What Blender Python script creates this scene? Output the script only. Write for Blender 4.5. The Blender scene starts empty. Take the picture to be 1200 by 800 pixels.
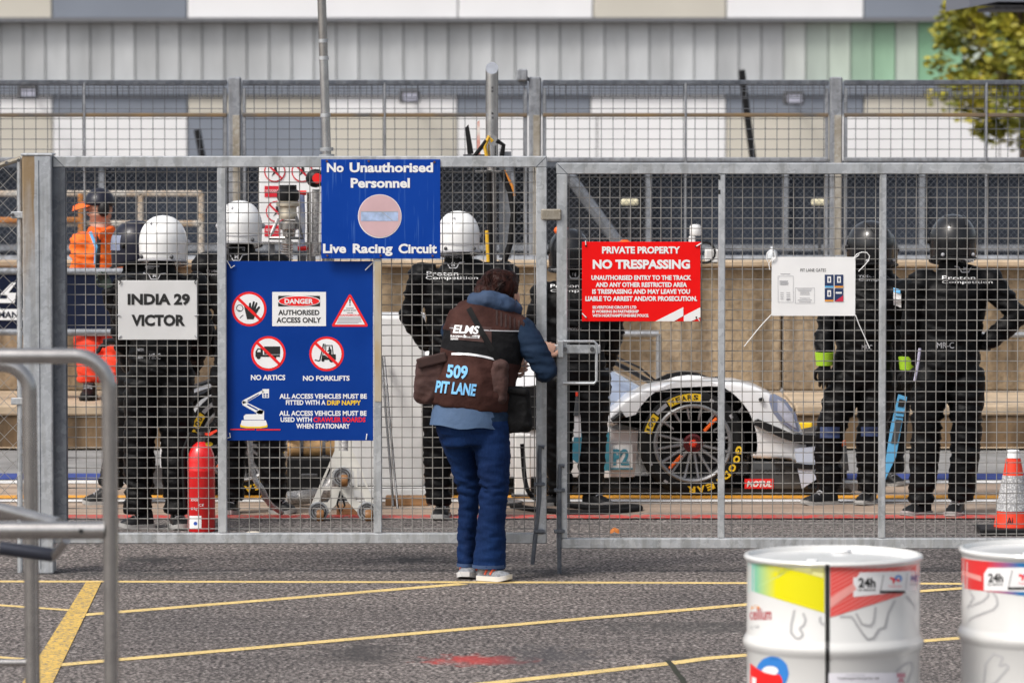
import bpy, bmesh, math, random
from mathutils import Vector, Matrix, noise
from mathutils.bvhtree import BVHTree
from mathutils.geometry import tessellate_polygon
R = math.radians
random.seed(7)
S = bpy.context.scene
COL = S.collection

# ------------------------------------------------------------------ camera, sky, sun, exposure
CAM_H = 2.44; FPX = 5490.0; PITCH = math.atan(299 / FPX)
cam = bpy.data.cameras.new('camera'); camo = bpy.data.objects.new('camera', cam); COL.objects.link(camo)
camo.location = (0, 0, CAM_H); camo.rotation_euler = (math.pi / 2 - PITCH, 0, 0)
cam.sensor_width = 36; cam.lens = 36 * FPX / 1200; cam.clip_start = 0.5; cam.clip_end = 2000
cam.dof.use_dof = True; cam.dof.focus_distance = 23.6; cam.dof.aperture_fstop = 5.6
S.camera = camo
SUN_EL = 50; SUN_AZ = 230          # azimuth measured clockwise from +Y: behind the camera, to its left
w = bpy.data.worlds.new('World'); S.world = w; w.use_nodes = True
nt = w.node_tree; bg = nt.nodes['Background']; sky = nt.nodes.new('ShaderNodeTexSky')
sky.sky_type = 'NISHITA'; sky.sun_disc = False; sky.sun_elevation = R(SUN_EL); sky.sun_rotation = R(SUN_AZ)
sky.air_density = 1.0; sky.dust_density = 5.0; sky.ozone_density = 1.0
hs = nt.nodes.new('ShaderNodeHueSaturation'); hs.inputs['Saturation'].default_value = 0.45      # thin bright cloud: a paler sky
nt.links.new(sky.outputs[0], hs.inputs['Color']); nt.links.new(hs.outputs[0], bg.inputs[0]); bg.inputs[1].default_value = 0.13
sl = bpy.data.lights.new('sun', 'SUN'); sl.energy = 1.5; sl.angle = R(14); sl.color = (1, 0.96, 0.90)
slo = bpy.data.objects.new('sun', sl); COL.objects.link(slo); slo.location = (-20, -20, 30)
sd = Vector((math.sin(R(SUN_AZ)) * math.cos(R(SUN_EL)), math.cos(R(SUN_AZ)) * math.cos(R(SUN_EL)), math.sin(R(SUN_EL))))
slo.rotation_euler = sd.to_track_quat('Z', 'Y').to_euler()
S.view_settings.view_transform = 'Standard'; S.view_settings.look = 'None'
S.view_settings.exposure = 0.47; S.view_settings.gamma = 1

# ------------------------------------------------------------------ pixel <-> place helpers
FW = Vector((0, math.cos(PITCH), -math.sin(PITCH))); UP = Vector((0, math.sin(PITCH), math.cos(PITCH)))
CAMP = Vector((0, 0, CAM_H))
def ray(x, y): return FW + Vector(((x - 600) / FPX, 0, 0)) + UP * ((400 - y) / FPX)
def W(x, y, D):
    d = ray(x, y); return CAMP + d * (D / d.y)
def G(x, y, z=0.0):
    d = ray(x, y); return CAMP + d * ((z - CAM_H) / d.z)
def mpp(D): return D / FPX

# ------------------------------------------------------------------ materials
MATS = {}
def mat(name, col, rough=0.6, metal=0.0, var=0.0, vscale=8.0, bump=0.0, bscale=60.0, coat=0.0, col2=None, stretch=None, spec=0.5, detail=5.0):
    if name in MATS: return MATS[name]
    m = bpy.data.materials.new(name); m.use_nodes = True; n = m.node_tree; b = n.nodes['Principled BSDF']
    b.inputs['Base Color'].default_value = (*col, 1); b.inputs['Roughness'].default_value = rough
    b.inputs['Metallic'].default_value = metal; b.inputs['Coat Weight'].default_value = coat
    b.inputs['Specular IOR Level'].default_value = spec
    tc = n.nodes.new('ShaderNodeTexCoord'); src = tc.outputs['Object']
    if stretch:
        mp = n.nodes.new('ShaderNodeMapping'); mp.inputs['Scale'].default_value = stretch
        n.links.new(src, mp.inputs[0]); src = mp.outputs[0]
    if var or col2:
        t = n.nodes.new('ShaderNodeTexNoise'); t.inputs['Scale'].default_value = vscale; t.inputs['Detail'].default_value = detail
        n.links.new(src, t.inputs[0])
        r = n.nodes.new('ShaderNodeValToRGB'); e = r.color_ramp.elements
        c2 = col2 or tuple(c * (1 - var) for c in col)
        e[0].position = 0.35; e[1].position = 0.65; e[0].color = (*c2, 1); e[1].color = (*(col if col2 else tuple(min(1, c * (1 + var)) for c in col)), 1)
        n.links.new(t.outputs[0], r.inputs[0]); n.links.new(r.outputs[0], b.inputs['Base Color'])
    if bump:
        t2 = n.nodes.new('ShaderNodeTexNoise'); t2.inputs['Scale'].default_value = bscale; t2.inputs['Detail'].default_value = 4
        n.links.new(src, t2.inputs[0]); bp = n.nodes.new('ShaderNodeBump'); bp.inputs['Strength'].default_value = bump; bp.inputs['Distance'].default_value = 0.01
        n.links.new(t2.outputs[0], bp.inputs['Height']); n.links.new(bp.outputs[0], b.inputs['Normal'])
    MATS[name] = m; return m

class NB:                       # small node builder for the special materials
    def __init__(s, name):
        s.m = bpy.data.materials.new(name); s.m.use_nodes = True; s.n = s.m.node_tree; s.b = s.n.nodes['Principled BSDF']
        MATS[name] = s.m
        s.tc = s.n.nodes.new('ShaderNodeTexCoord').outputs['Object']
    def add(s, t, **kw):
        x = s.n.nodes.new(t)
        for k, v in kw.items():
            if k.startswith('_'): setattr(x, k[1:], v)
        return x
    def link(s, a, b): s.n.links.new(a, b)
    def math(s, op, a, b=None, c=None):
        x = s.n.nodes.new('ShaderNodeMath'); x.operation = op
        for i, v in enumerate((a, b, c)):
            if v is None: continue
            if isinstance(v, (int, float)): x.inputs[i].default_value = v
            else: s.link(v, x.inputs[i])
        return x.outputs[0]
    def noise(s, scale, detail=4, vec=None, rough=0.5):
        x = s.n.nodes.new('ShaderNodeTexNoise'); x.inputs['Scale'].default_value = scale; x.inputs['Detail'].default_value = detail; x.inputs['Roughness'].default_value = rough
        s.link(vec or s.tc, x.inputs[0]); return x.outputs[0]
    def ramp(s, f, pts, const=False):
        x = s.n.nodes.new('ShaderNodeValToRGB'); cr = x.color_ramp
        if const: cr.interpolation = 'CONSTANT'
        while len(cr.elements) < len(pts): cr.elements.new(0.5)
        for e, (p, c) in zip(cr.elements, pts): e.position = p; e.color = (*c, 1) if len(c) == 3 else c
        s.link(f, x.inputs[0]); return x.outputs[0]
    def mix(s, f, a, b, mode='MIX'):
        x = s.n.nodes.new('ShaderNodeMix'); x.data_type = 'RGBA'; x.blend_type = mode
        if isinstance(f, (int, float)): x.inputs[0].default_value = f
        else: s.link(f, x.inputs[0])
        for i, v in ((6, a), (7, b)):
            if isinstance(v, tuple): x.inputs[i].default_value = (*v, 1)
            else: s.link(v, x.inputs[i])
        return x.outputs[2]
    def xyz(s, vec=None):
        x = s.n.nodes.new('ShaderNodeSeparateXYZ'); s.link(vec or s.tc, x.inputs[0]); return x.outputs
    def mapping(s, scale, vec=None):
        x = s.n.nodes.new('ShaderNodeMapping'); x.inputs['Scale'].default_value = scale; s.link(vec or s.tc, x.inputs[0]); return x.outputs[0]
    def bump(s, h, st=0.3, dist=0.01):
        x = s.n.nodes.new('ShaderNodeBump'); x.inputs['Strength'].default_value = st; x.inputs['Distance'].default_value = dist
        s.link(h, x.inputs['Height']); s.link(x.outputs[0], s.b.inputs['Normal'])
    def col(s, c): s.link(c, s.b.inputs['Base Color'])
    def set(s, rough=0.6, metal=0.0, spec=0.5):
        s.b.inputs['Roughness'].default_value = rough; s.b.inputs['Metallic'].default_value = metal; s.b.inputs['Specular IOR Level'].default_value = spec

def asphalt(name, base, stains):
    k = NB(name); k.set(0.85, 0, 0.3)
    fine = k.noise(62, 2); vor = k.add('ShaderNodeTexVoronoi'); vor.inputs['Scale'].default_value = 48; k.link(k.tc, vor.inputs[0])
    c = k.ramp(fine, [(0.38, tuple(x * 0.18 for x in base)), (0.5, tuple(x * 0.95 for x in base)), (0.63, tuple(x * 2.5 for x in base))])
    sp = k.ramp(vor.outputs['Color'], [(0.80, (0, 0, 0)), (0.95, (1, 1, 1))])
    c = k.mix(k.math('MULTIPLY', sp, 0.7), c, (0.36, 0.335, 0.315))
    big = k.ramp(k.noise(0.55, 6), [(0.35, (0.74, 0.74, 0.75)), (0.66, (1.12, 1.1, 1.08))])
    c = k.mix(1.0, c, big, 'MULTIPLY'); c = k.mix(1.0, c, k.ramp(k.noise(38, 3, k.mapping((1, 0.45, 1)), 0.7), [(0.38, (0.42, 0.42, 0.42)), (0.60, (1.4, 1.4, 1.4))]), 'MULTIPLY')
    # tyre-wiped streaks along x
    stv = k.mapping((0.35, 4.0, 1)); st = k.ramp(k.noise(1.6, 4, stv), [(0.35, (0.80, 0.80, 0.80)), (0.6, (1.06, 1.06, 1.06))])
    c = k.mix(1.0, c, st, 'MULTIPLY')
    X = k.xyz()
    wob = k.noise(14, 5, k.mapping((1, 0.5, 1)))
    for (px, py, rx, ry, colr, amt) in stains:
        g = G(px, py)
        dx = k.math('DIVIDE', k.math('SUBTRACT', X[0], g.x), rx); dy = k.math('DIVIDE', k.math('SUBTRACT', X[1], g.y), ry)
        d = k.math('SQRT', k.math('ADD', k.math('MULTIPLY', dx, dx), k.math('MULTIPLY', dy, dy)))
        d = k.math('ADD', d, k.math('MULTIPLY', k.math('SUBTRACT', wob, 0.5), 2.6))
        f = k.math('MULTIPLY', k.ramp(d, [(0.25, (1, 1, 1)), (1.0, (0, 0, 0))]), amt)
        c = k.mix(f, c, colr)
    k.col(c); k.bump(fine, 0.6, 0.006)
    return k.m
M_ASPH = asphalt('asphalt', (0.130, 0.115, 0.108), [
    (178, 655, 0.22, 0.28, (0.03, 0.03, 0.03), 0.8), (478, 655, 0.26, 0.22, (0.03, 0.03, 0.03), 0.8), (560, 773, 0.24, 0.22, (0.42, 0.035, 0.03), 0.75),
    (425, 765, 0.2, 0.5, (0.035, 0.033, 0.033), 0.7), (640, 770, 0.3, 0.6, (0.04, 0.04, 0.045), 0.6), (655, 671, 0.17, 0.2, (0.03, 0.03, 0.03), 0.7),
    (800, 772, 0.12, 0.2, (0.03, 0.03, 0.03), 0.7), (180, 672, 0.9, 0.12, (0.045, 0.045, 0.045), 0.6), (880, 735, 0.9, 0.3, (0.05, 0.048, 0.046), 0.6)])
def worn_paint(name, colr, cov=0.42, under=(0.10, 0.093, 0.09), scale=55):
    k = NB(name); k.set(0.75)
    f = k.ramp(k.noise(scale, 3, None, 0.65), [(cov - 0.05, (0, 0, 0)), (cov + 0.05, (1, 1, 1))])
    cc = k.ramp(k.noise(7, 4), [(0.3, tuple(x * 0.72 for x in colr)), (0.7, colr)])
    k.col(k.mix(f, under, cc)); k.bump(k.noise(95, 2), 0.4, 0.005); return k.m
M_YEL = worn_paint('worn_yellow_paint', (0.78, 0.57, 0.22), 0.40, (0.20, 0.17, 0.14), scale=70)
M_YEL2 = worn_paint('worn_yellow_paint_broad', (0.72, 0.47, 0.10), 0.45, (0.18, 0.15, 0.12), scale=48)
M_RED = worn_paint('worn_red_paint', (0.55, 0.05, 0.04), 0.46, (0.22, 0.16, 0.13), scale=22)
M_WLINE = worn_paint('worn_white_paint', (0.75, 0.74, 0.72), 0.33)
M_OLINE = worn_paint('worn_orange_paint', (0.80, 0.36, 0.03), 0.35)
M_BLINE = worn_paint('worn_blue_paint', (0.03, 0.06, 0.27), 0.3)
k = NB('pit_lane_concrete'); k.set(0.85)
c = k.ramp(k.noise(1.2, 7), [(0.3, (0.33, 0.245, 0.185)), (0.7, (0.47, 0.365, 0.28))])
c = k.mix(1.0, c, k.ramp(k.noise(2.0, 4, k.mapping((0.25, 5, 1))), [(0.38, (0.62, 0.6, 0.58)), (0.6, (1, 1, 1))]), 'MULTIPLY')
c = k.mix(1.0, c, k.ramp(k.noise(90, 2), [(0.3, (0.8, 0.8, 0.8)), (0.7, (1.12, 1.12, 1.12))]), 'MULTIPLY'); k.col(c); k.bump(k.noise(80, 3), 0.3, 0.004)
M_CONC = k.m
M_TRACK = mat('lane_asphalt', (0.22, 0.215, 0.21), 0.85, var=0.2, vscale=3, bump=0.3, bscale=70)
k = NB('wall_concrete'); k.set(0.9)
c = k.ramp(k.noise(1.6, 8, k.mapping((1, 1, 0.6))), [(0.3, (0.20, 0.145, 0.088)), (0.5, (0.31, 0.235, 0.15)), (0.72, (0.40, 0.315, 0.22))])
c = k.mix(1.0, c, k.ramp(k.noise(5, 6, k.mapping((1.6, 1, 0.12))), [(0.36, (0.52, 0.5, 0.48)), (0.58, (1, 1, 1))]), 'MULTIPLY')
c = k.mix(1.0, c, k.ramp(k.noise(26, 4), [(0.36, (0.74, 0.73, 0.72)), (0.55, (1.03, 1.03, 1.03))]), 'MULTIPLY')
k.col(c); k.bump(k.noise(22, 6), 0.6, 0.015); M_WALL = k.m
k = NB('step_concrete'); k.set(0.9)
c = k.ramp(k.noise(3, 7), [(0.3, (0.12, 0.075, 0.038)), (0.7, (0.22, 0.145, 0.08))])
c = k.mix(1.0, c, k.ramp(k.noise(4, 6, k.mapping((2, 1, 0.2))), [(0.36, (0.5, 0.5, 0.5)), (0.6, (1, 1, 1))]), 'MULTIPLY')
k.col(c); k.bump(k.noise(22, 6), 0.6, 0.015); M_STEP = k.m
M_STEPTOP = mat('step_coping_concrete', (0.42, 0.325, 0.225), 0.9, var=0.16, vscale=5, bump=0.4, bscale=30)
def galv(name, base, dark, rough=0.42, metal=0.55, rust=None):
    k = NB(name); k.set(rough, metal)
    v = k.add('ShaderNodeTexVoronoi'); v.inputs['Scale'].default_value = 38; k.link(k.mix(0.08, k.tc, k.noise(30, 2)), v.inputs[0])
    c = k.ramp(v.outputs['Color'], [(0.15, dark), (0.85, base)])
    c = k.mix(0.45, c, k.ramp(k.noise(7, 6), [(0.32, dark), (0.68, tuple(min(1, x * 1.12) for x in base))]))
    c = k.mix(1.0, c, k.ramp(k.noise(9, 5, k.mapping((3, 3, 0.22))), [(0.36, (0.80, 0.79, 0.77)), (0.52, (1, 1, 1))]), 'MULTIPLY')
    if rust:
        X = k.xyz()
        f = k.ramp(k.math('ADD', k.math('MULTIPLY', X[0], -26.0), k.math('MULTIPLY', k.math('SUBTRACT', k.noise(8, 5, k.mapping((2, 2, 0.35))), 0.5), 0.9)), [(-0.0, (0, 0, 0)), (0.12, (1, 1, 1))])
        zf = k.ramp(k.math('ADD', k.math('MULTIPLY', X[2], 0.50), k.math('MULTIPLY', k.math('SUBTRACT', k.noise(6, 4, k.mapping((4, 4, 0.4))), 0.5), 0.5)), [(0.66, (0, 0, 0)), (0.95, (1, 1, 1))])
        k.link(k.mix(k.math('MULTIPLY', f, zf), (metal, metal, metal), (0.1, 0.1, 0.1)), k.b.inputs['Metallic'])
        c = k.mix(k.math('MULTIPLY', k.math('MULTIPLY', f, zf), 0.85), c, rust)
    k.col(c); return k.m
M_GALV = galv('galvanised_steel', (0.60, 0.62, 0.64), (0.36, 0.38, 0.40))
M_GALVD = galv('dark_galvanised_steel', (0.16, 0.175, 0.20), (0.07, 0.08, 0.10), 0.5, 0.4)
M_GALVR = galv('rust_streaked_galvanised_steel', (0.55, 0.58, 0.61), (0.36, 0.38, 0.41), rust=(0.23, 0.135, 0.035))
M_GALVB = galv('stained_galvanised_steel', (0.42, 0.40, 0.36), (0.22, 0.19, 0.14), 0.6, 0.3)
M_GALVF = galv('far_galvanised_steel', (0.34, 0.36, 0.39), (0.18, 0.19, 0.21), 0.5, 0.4)
M_WIRE = mat('mesh_wire', (0.27, 0.26, 0.245), 0.5, 0.35, var=0.18, vscale=5)
M_WIREF = mat('fence_wire', (0.12, 0.13, 0.15), 0.5, 0.3, var=0.2, vscale=3)
M_STAIN = mat('brushed_stainless', (0.46, 0.445, 0.43), 0.26, 0.9, var=0.08, vscale=20, bump=0.04, bscale=120)
M_ALU = mat('polished_aluminium', (0.72, 0.73, 0.74), 0.22, 0.95, var=0.1, vscale=14)
M_STEELD = mat('dark_steel', (0.10, 0.10, 0.105), 0.45, 0.6, var=0.3, vscale=20)
M_BLACKP = mat('black_plastic', (0.009, 0.009, 0.010), 0.45, spec=0.25, var=0.2, vscale=10)
M_RUBBER = mat('black_rubber', (0.008, 0.008, 0.0085), 0.75, spec=0.2, var=0.35, vscale=16, bump=0.15, bscale=60)
M_SUIT = mat('black_race_suit', (0.0032, 0.0032, 0.0037), 0.48, var=0.25, vscale=25, bump=0.5, bscale=26, spec=0.11)
M_TXT = mat('white_print', (0.78, 0.78, 0.78), 0.55)
M_TXTG = mat('grey_print', (0.36, 0.36, 0.38), 0.6)
M_TXTK = mat('black_print', (0.012, 0.012, 0.012), 0.5)
M_SIGNW = mat('white_sign_face', (0.80, 0.80, 0.80), 0.35, var=0.04, vscale=5)
M_SIGNG = mat('pale_grey_sign_face', (0.62, 0.62, 0.62), 0.35, var=0.05, vscale=6)
M_SIGNR = mat('red_sign_face', (0.80, 0.006, 0.006), 0.4, var=0.05, vscale=5, spec=0.15)
M_REDP = mat('red_print', (0.80, 0.012, 0.012), 0.4)
k = NB('blue_sign_face'); k.set(0.33)
c = k.ramp(k.noise(3, 4), [(0.3, (0.003, 0.034, 0.225)), (0.7, (0.006, 0.046, 0.275))]); k.col(c); k.b.inputs['Specular IOR Level'].default_value = 0.1; M_BLUE = k.m
k = NB('streaked_blue_sign_face'); k.set(0.35)
c = k.ramp(k.noise(3, 4), [(0.3, (0.003, 0.042, 0.29)), (0.7, (0.007, 0.055, 0.34))])
st = k.ramp(k.noise(22, 3, k.mapping((3.2, 1, 0.16))), [(0.60, (0, 0, 0)), (0.70, (1, 1, 1))])
c = k.mix(k.math('MULTIPLY', st, 0.28), c, (0.12, 0.27, 0.62)); k.col(c); k.b.inputs['Specular IOR Level'].default_value = 0.1; M_BLUES = k.m
M_PINK = mat('sun_faded_red', (0.60, 0.40, 0.42), 0.5, var=0.07, vscale=6)
M_PALEB = mat('faded_pale_blue', (0.36, 0.46, 0.66), 0.5, var=0.2, vscale=30)
M_YELP = mat('yellow_print', (0.84, 0.54, 0.012), 0.5)
M_ORANGE = mat('hi_vis_orange', (0.85, 0.13, 0.01), 0.7, var=0.12, vscale=10, bump=0.4, bscale=30)
M_ORED = mat('hi_vis_red_orange', (0.85, 0.05, 0.015), 0.7, var=0.12, vscale=10, bump=0.3, bscale=30)
M_HWHITE = mat('white_helmet_shell', (0.80, 0.80, 0.79), 0.28, coat=0.3, var=0.05, vscale=9)
M_HBLACK = mat('black_helmet_shell', (0.008, 0.0085, 0.010), 0.24, coat=0.3, spec=0.35)
M_HNAVY = mat('navy_helmet_shell', (0.010, 0.011, 0.022), 0.35, coat=0.1, spec=0.3)
M_LIME = mat('lime_cuff', (0.32, 0.55, 0.02), 0.7)
M_SKIN = mat('skin', (0.55, 0.31, 0.22), 0.55, var=0.1, vscale=15)
M_HAIR = mat('dark_brown_hair', (0.030, 0.009, 0.006), 0.5, spec=0.12, col2=(0.008, 0.003, 0.0025), vscale=40, bump=0.6, bscale=70, stretch=(1, 1, 0.25))
M_SOLEW = mat('pale_rubber_sole', (0.34, 0.335, 0.325), 0.7, var=0.15, vscale=20)
M_SHOEG = mat('grey_trainer_knit', (0.22, 0.23, 0.25), 0.8, var=0.3, vscale=60)
M_CARW = mat('white_car_paint', (0.78, 0.78, 0.79), 0.3, coat=0.5, var=0.03, vscale=4)
M_CARB = mat('carbon_fibre', (0.010, 0.010, 0.011), 0.4, coat=0.05, spec=0.3, var=0.3, vscale=40)
M_CARG = mat('dark_grey_car_panel', (0.055, 0.06, 0.065), 0.4)
M_LENS = mat('headlight_lens', (0.20, 0.23, 0.33), 0.08, coat=1.0)
M_LENSI = mat('headlight_reflector', (0.42, 0.43, 0.52), 0.25, coat=1.0, var=0.25, vscale=18)
M_GLASS = mat('windscreen_glass', (0.36, 0.42, 0.55), 0.05, coat=1.0, var=0.3, vscale=2)
M_TEAL = mat('teal_print', (0.05, 0.24, 0.33), 0.5, var=0.15, vscale=30)
M_CYAN = mat('light_blue_panel', (0.12, 0.42, 0.72), 0.45)
M_NAVY = mat('navy_hoarding', (0.006, 0.010, 0.028), 0.6, spec=0.15, var=0.15, vscale=4)
M_WHITEP = mat('white_painted_steel', (0.76, 0.755, 0.74), 0.45, var=0.06, vscale=7)
M_CREAM = mat('cream_painted_alloy', (0.72, 0.70, 0.64), 0.5, var=0.1, vscale=9)
M_TAN = mat('tan_leather_roll', (0.40, 0.24, 0.10), 0.6, var=0.3, vscale=12)
M_WOOD = mat('brown_plank', (0.30, 0.16, 0.07), 0.8, var=0.3, vscale=14, stretch=(0.3, 1, 3))
M_PU = mat('brown_caster_tyre', (0.24, 0.11, 0.035), 0.5, var=0.2, vscale=15)
M_BRASS = mat('champagne_alloy', (0.56, 0.50, 0.40), 0.35, 0.7, var=0.1, vscale=14)
M_BRAID = mat('braided_hose', (0.42, 0.41, 0.40), 0.45, 0.5, var=0.4, vscale=90)
M_EXT = mat('red_extinguisher_paint', (0.66, 0.012, 0.014), 0.28, coat=0.4, var=0.05, vscale=6)
M_CONE = mat('cone_orange', (0.80, 0.045, 0.012), 0.55, var=0.08, vscale=12)
k = NB('reflective_cone_sleeve'); k.set(0.5); v = k.add('ShaderNodeTexVoronoi'); v.inputs['Scale'].default_value = 95; k.link(k.tc, v.inputs[0])
k.col(k.ramp(v.outputs['Distance'], [(0.25, (0.62, 0.62, 0.62)), (0.6, (0.30, 0.30, 0.31))])); M_SLEEVE = k.m

# ------------------------------------------------------------------ mesh helpers
OFF = {}
class MB:
    def __init__(s): s.v = []; s.f = []; s.mi = []; s.cur = 0
    def add(s, vs, fs):
        o = len(s.v); s.v += [Vector(p) for p in vs]
        for q in fs: s.f.append([o + i for i in q]); s.mi.append(s.cur)
        return s
    def box(s, c, d, rot=None):
        c = Vector(c); h = [x / 2 for x in d]; vs = []
        for z in (-1, 1):
            for (x, y) in ((-1, -1), (1, -1), (1, 1), (-1, 1)):
                p = Vector((x * h[0], y * h[1], z * h[2]))
                if rot: p = rot @ p
                vs.append(c + p)
        return s.add(vs, [(3, 2, 1, 0), (4, 5, 6, 7), (0, 1, 5, 4), (1, 2, 6, 5), (2, 3, 7, 6), (3, 0, 4, 7)])
    def bbox(s, c, d, bev=0.004, rot=None, seg=1):
        bm = bmesh.new(); bmesh.ops.create_cube(bm, size=1)
        for v in bm.verts: v.co = Vector((v.co.x * d[0], v.co.y * d[1], v.co.z * d[2]))
        bmesh.ops.bevel(bm, geom=bm.edges[:], offset=bev, segments=seg, affect='EDGES', profile=0.5)
        c = Vector(c); bm.verts.index_update()
        s.add([c + ((rot @ v.co) if rot else v.co) for v in bm.verts], [[v.index for v in f.verts] for f in bm.faces]); bm.free(); return s
    def tube(s, path, r, n=8, caps=True, side=None):
        path = [Vector(p) for p in path]; rs = r if isinstance(r, (list, tuple)) else [r] * len(path)
        rings = []; pn = None
        for i, p in enumerate(path):
            t = (path[min(i + 1, len(path) - 1)] - path[max(i - 1, 0)]).normalized()
            if pn is None:
                a = Vector(side) if side else (Vector((0, 0, 1)) if abs(t.z) < 0.9 else Vector((1, 0, 0)))
                pn = (a - t * a.dot(t)).normalized()
            else: pn = (pn - t * pn.dot(t)).normalized()
            bn = t.cross(pn); q = rs[i]
            a_, b_ = q if isinstance(q, (tuple, list)) else (q, q)
            rings.append([p + pn * (math.cos(2 * math.pi * j / n) * a_) + bn * (math.sin(2 * math.pi * j / n) * b_) for j in range(n)])
        return s.rings(rings, caps)
    def rings(s, rings, caps=True, closed=True):
        n = len(rings[0]); vs = [p for q in rings for p in q]; fs = []
        for i in range(len(rings) - 1):
            for j in range(n if closed else n - 1):
                fs.append((i * n + j, i * n + (j + 1) % n, (i + 1) * n + (j + 1) % n, (i + 1) * n + j))
        if caps: fs.append(tuple(range(n))[::-1]); fs.append(tuple(range((len(rings) - 1) * n, len(rings) * n)))
        return s.add(vs, fs)
    def lathe(s, prof, c=(0, 0, 0), n=24, axis='Z', caps=True):
        c = Vector(c); rr = []
        for (r, h) in prof:
            ring = []
            for j in range(n):
                a = 2 * math.pi * j / n
                if axis == 'Z': ring.append(c + Vector((r * math.cos(a), r * math.sin(a), h)))
                elif axis == 'Y': ring.append(c + Vector((r * math.cos(a), h, r * math.sin(a))))
                else: ring.append(c + Vector((h, r * math.cos(a), r * math.sin(a))))
            rr.append(ring)
        return s.rings(rr, caps)
    def ball(s, c, r, n=14, m=9, rot=None):
        c = Vector(c); r = r if isinstance(r, (tuple, list)) else (r, r, r); rr = []
        for i in range(m + 1):
            t = math.pi * (i + 0.001) / (m + 0.002)
            ring = []
            for j in range(n):
                a = 2 * math.pi * j / n
                p = Vector((r[0] * math.sin(t) * math.cos(a), r[1] * math.sin(t) * math.sin(a), -r[2] * math.cos(t)))
                ring.append(c + ((rot @ p) if rot else p))
            rr.append(ring)
        return s.rings(rr, True)
    def flat(s, pts2, mapf, holes=()):      # filled 2-D polygon(s) mapped into space
        loops = [[Vector((a, b, 0)) for a, b in pts2]] + [[Vector((a, b, 0)) for a, b in h] for h in holes]
        allp = [p for l in loops for p in l]
        tris = tessellate_polygon(loops)
        return s.add([mapf(p.x, p.y) for p in allp], tris)
    def strips(s, poly, mapf, dx=2.0, dy=4.0):   # polygon cut into narrow strips so that it can follow a curved surface
        def cuts(x):
            out = []; n = len(poly)
            for i in range(n):
                (x0, y0), (x1, y1) = poly[i], poly[(i + 1) % n]
                if (x0 <= x) != (x1 <= x): out.append(y0 + (y1 - y0) * (x - x0) / (x1 - x0))
            return sorted(out)
        xa = min(p[0] for p in poly); xb = max(p[0] for p in poly); n = max(1, int((xb - xa) / dx)); e = 1e-4
        for i in range(n):
            u = xa + (xb - xa) * i / n + e; v = xa + (xb - xa) * (i + 1) / n - e; m_ = (u + v) / 2; a = cuts(u); b = cuts(v); c = cuts(m_)
            if len(a) != len(c): a = c
            if len(b) != len(c): b = c
            for j in range(0, len(c) - 1, 2):
                k_ = max(1, int((c[j + 1] - c[j]) / dy))
                for q in range(k_):
                    f_ = lambda w_, t_: w_[j] + (w_[j + 1] - w_[j]) * t_
                    s.add([mapf(u, f_(a, q / k_)), mapf(v, f_(b, q / k_)), mapf(v, f_(b, (q + 1) / k_)), mapf(u, f_(a, (q + 1) / k_))], [(0, 1, 2, 3)])
        return s
    def prism(s, pts, thick):               # closed polygon of 3-D points extruded along a vector
        pts = [Vector(p) for p in pts]; t = Vector(thick); n = len(pts)
        ax = 1 if abs(t.y) >= max(abs(t.x), abs(t.z)) else (0 if abs(t.x) > abs(t.z) else 2)
        p2 = [Vector([p[i] for i in range(3) if i != ax] + [0]) for p in pts]
        tris = tessellate_polygon([p2])
        fs = [tuple(q) for q in tris] + [tuple(n + i for i in reversed(q)) for q in tris] + [(i, (i + 1) % n, n + (i + 1) % n, n + i) for i in range(n)]
        return s.add(pts + [p + t for p in pts], fs)
    def grid(s, x0, x1, top, bot, mapf, nx=20, ny=4):
        vs = []
        for i in range(nx + 1):
            x = x0 + (x1 - x0) * i / nx; a = top(x) if callable(top) else top; b = bot(x) if callable(bot) else bot
            for j in range(ny + 1): vs.append(mapf(x, a + (b - a) * j / ny))
        fs = [(i * (ny + 1) + j, i * (ny + 1) + j + 1, (i + 1) * (ny + 1) + j + 1, (i + 1) * (ny + 1) + j) for i in range(nx) for j in range(ny)]
        return s.add(vs, fs)
    def build(s, name, m, parent=None, loc=None, smooth=False, local=False, fixn=True):
        off = Vector(loc) if loc is not None else (Vector((0, 0, 0)) if local else OFF.get(parent.name, Vector()) if parent else Vector())
        me = bpy.data.meshes.new(name); me.from_pydata([tuple(p - off) for p in s.v], [], s.f)
        for mm in (m if isinstance(m, (list, tuple)) else [m]): me.materials.append(mm)
        if isinstance(m, (list, tuple)): me.polygons.foreach_set('material_index', s.mi)
        if fixn:
            bm = bmesh.new(); bm.from_mesh(me); bmesh.ops.recalc_face_normals(bm, faces=bm.faces[:]); bm.to_mesh(me); bm.free()
        if smooth:
            me.polygons.foreach_set('use_smooth', [True] * len(me.polygons))
            if smooth != 'all':
                try: me.set_sharp_from_angle(angle=R(40))
                except Exception: pass
        o = bpy.data.objects.new(name, me); COL.objects.link(o)
        if parent: o.parent = parent; OFF[o.name] = OFF.get(parent.name, Vector())
        elif loc is not None: o.location = loc; OFF[o.name] = Vector(loc)
        return o
def tag(o, label, cat, group=None):
    o['label'] = label; o['category'] = cat
    if group: o['group'] = group
    return o
def struct(o): o['kind'] = 'structure'; return o
def stuff(o): o['kind'] = 'stuff'; return o
def thing(name, loc, label, cat, group=None):
    o = bpy.data.objects.new(name, None); COL.objects.link(o); o.location = loc; o.empty_display_size = 0.1
    OFF[o.name] = Vector(loc); return tag(o, label, cat, group)

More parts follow.
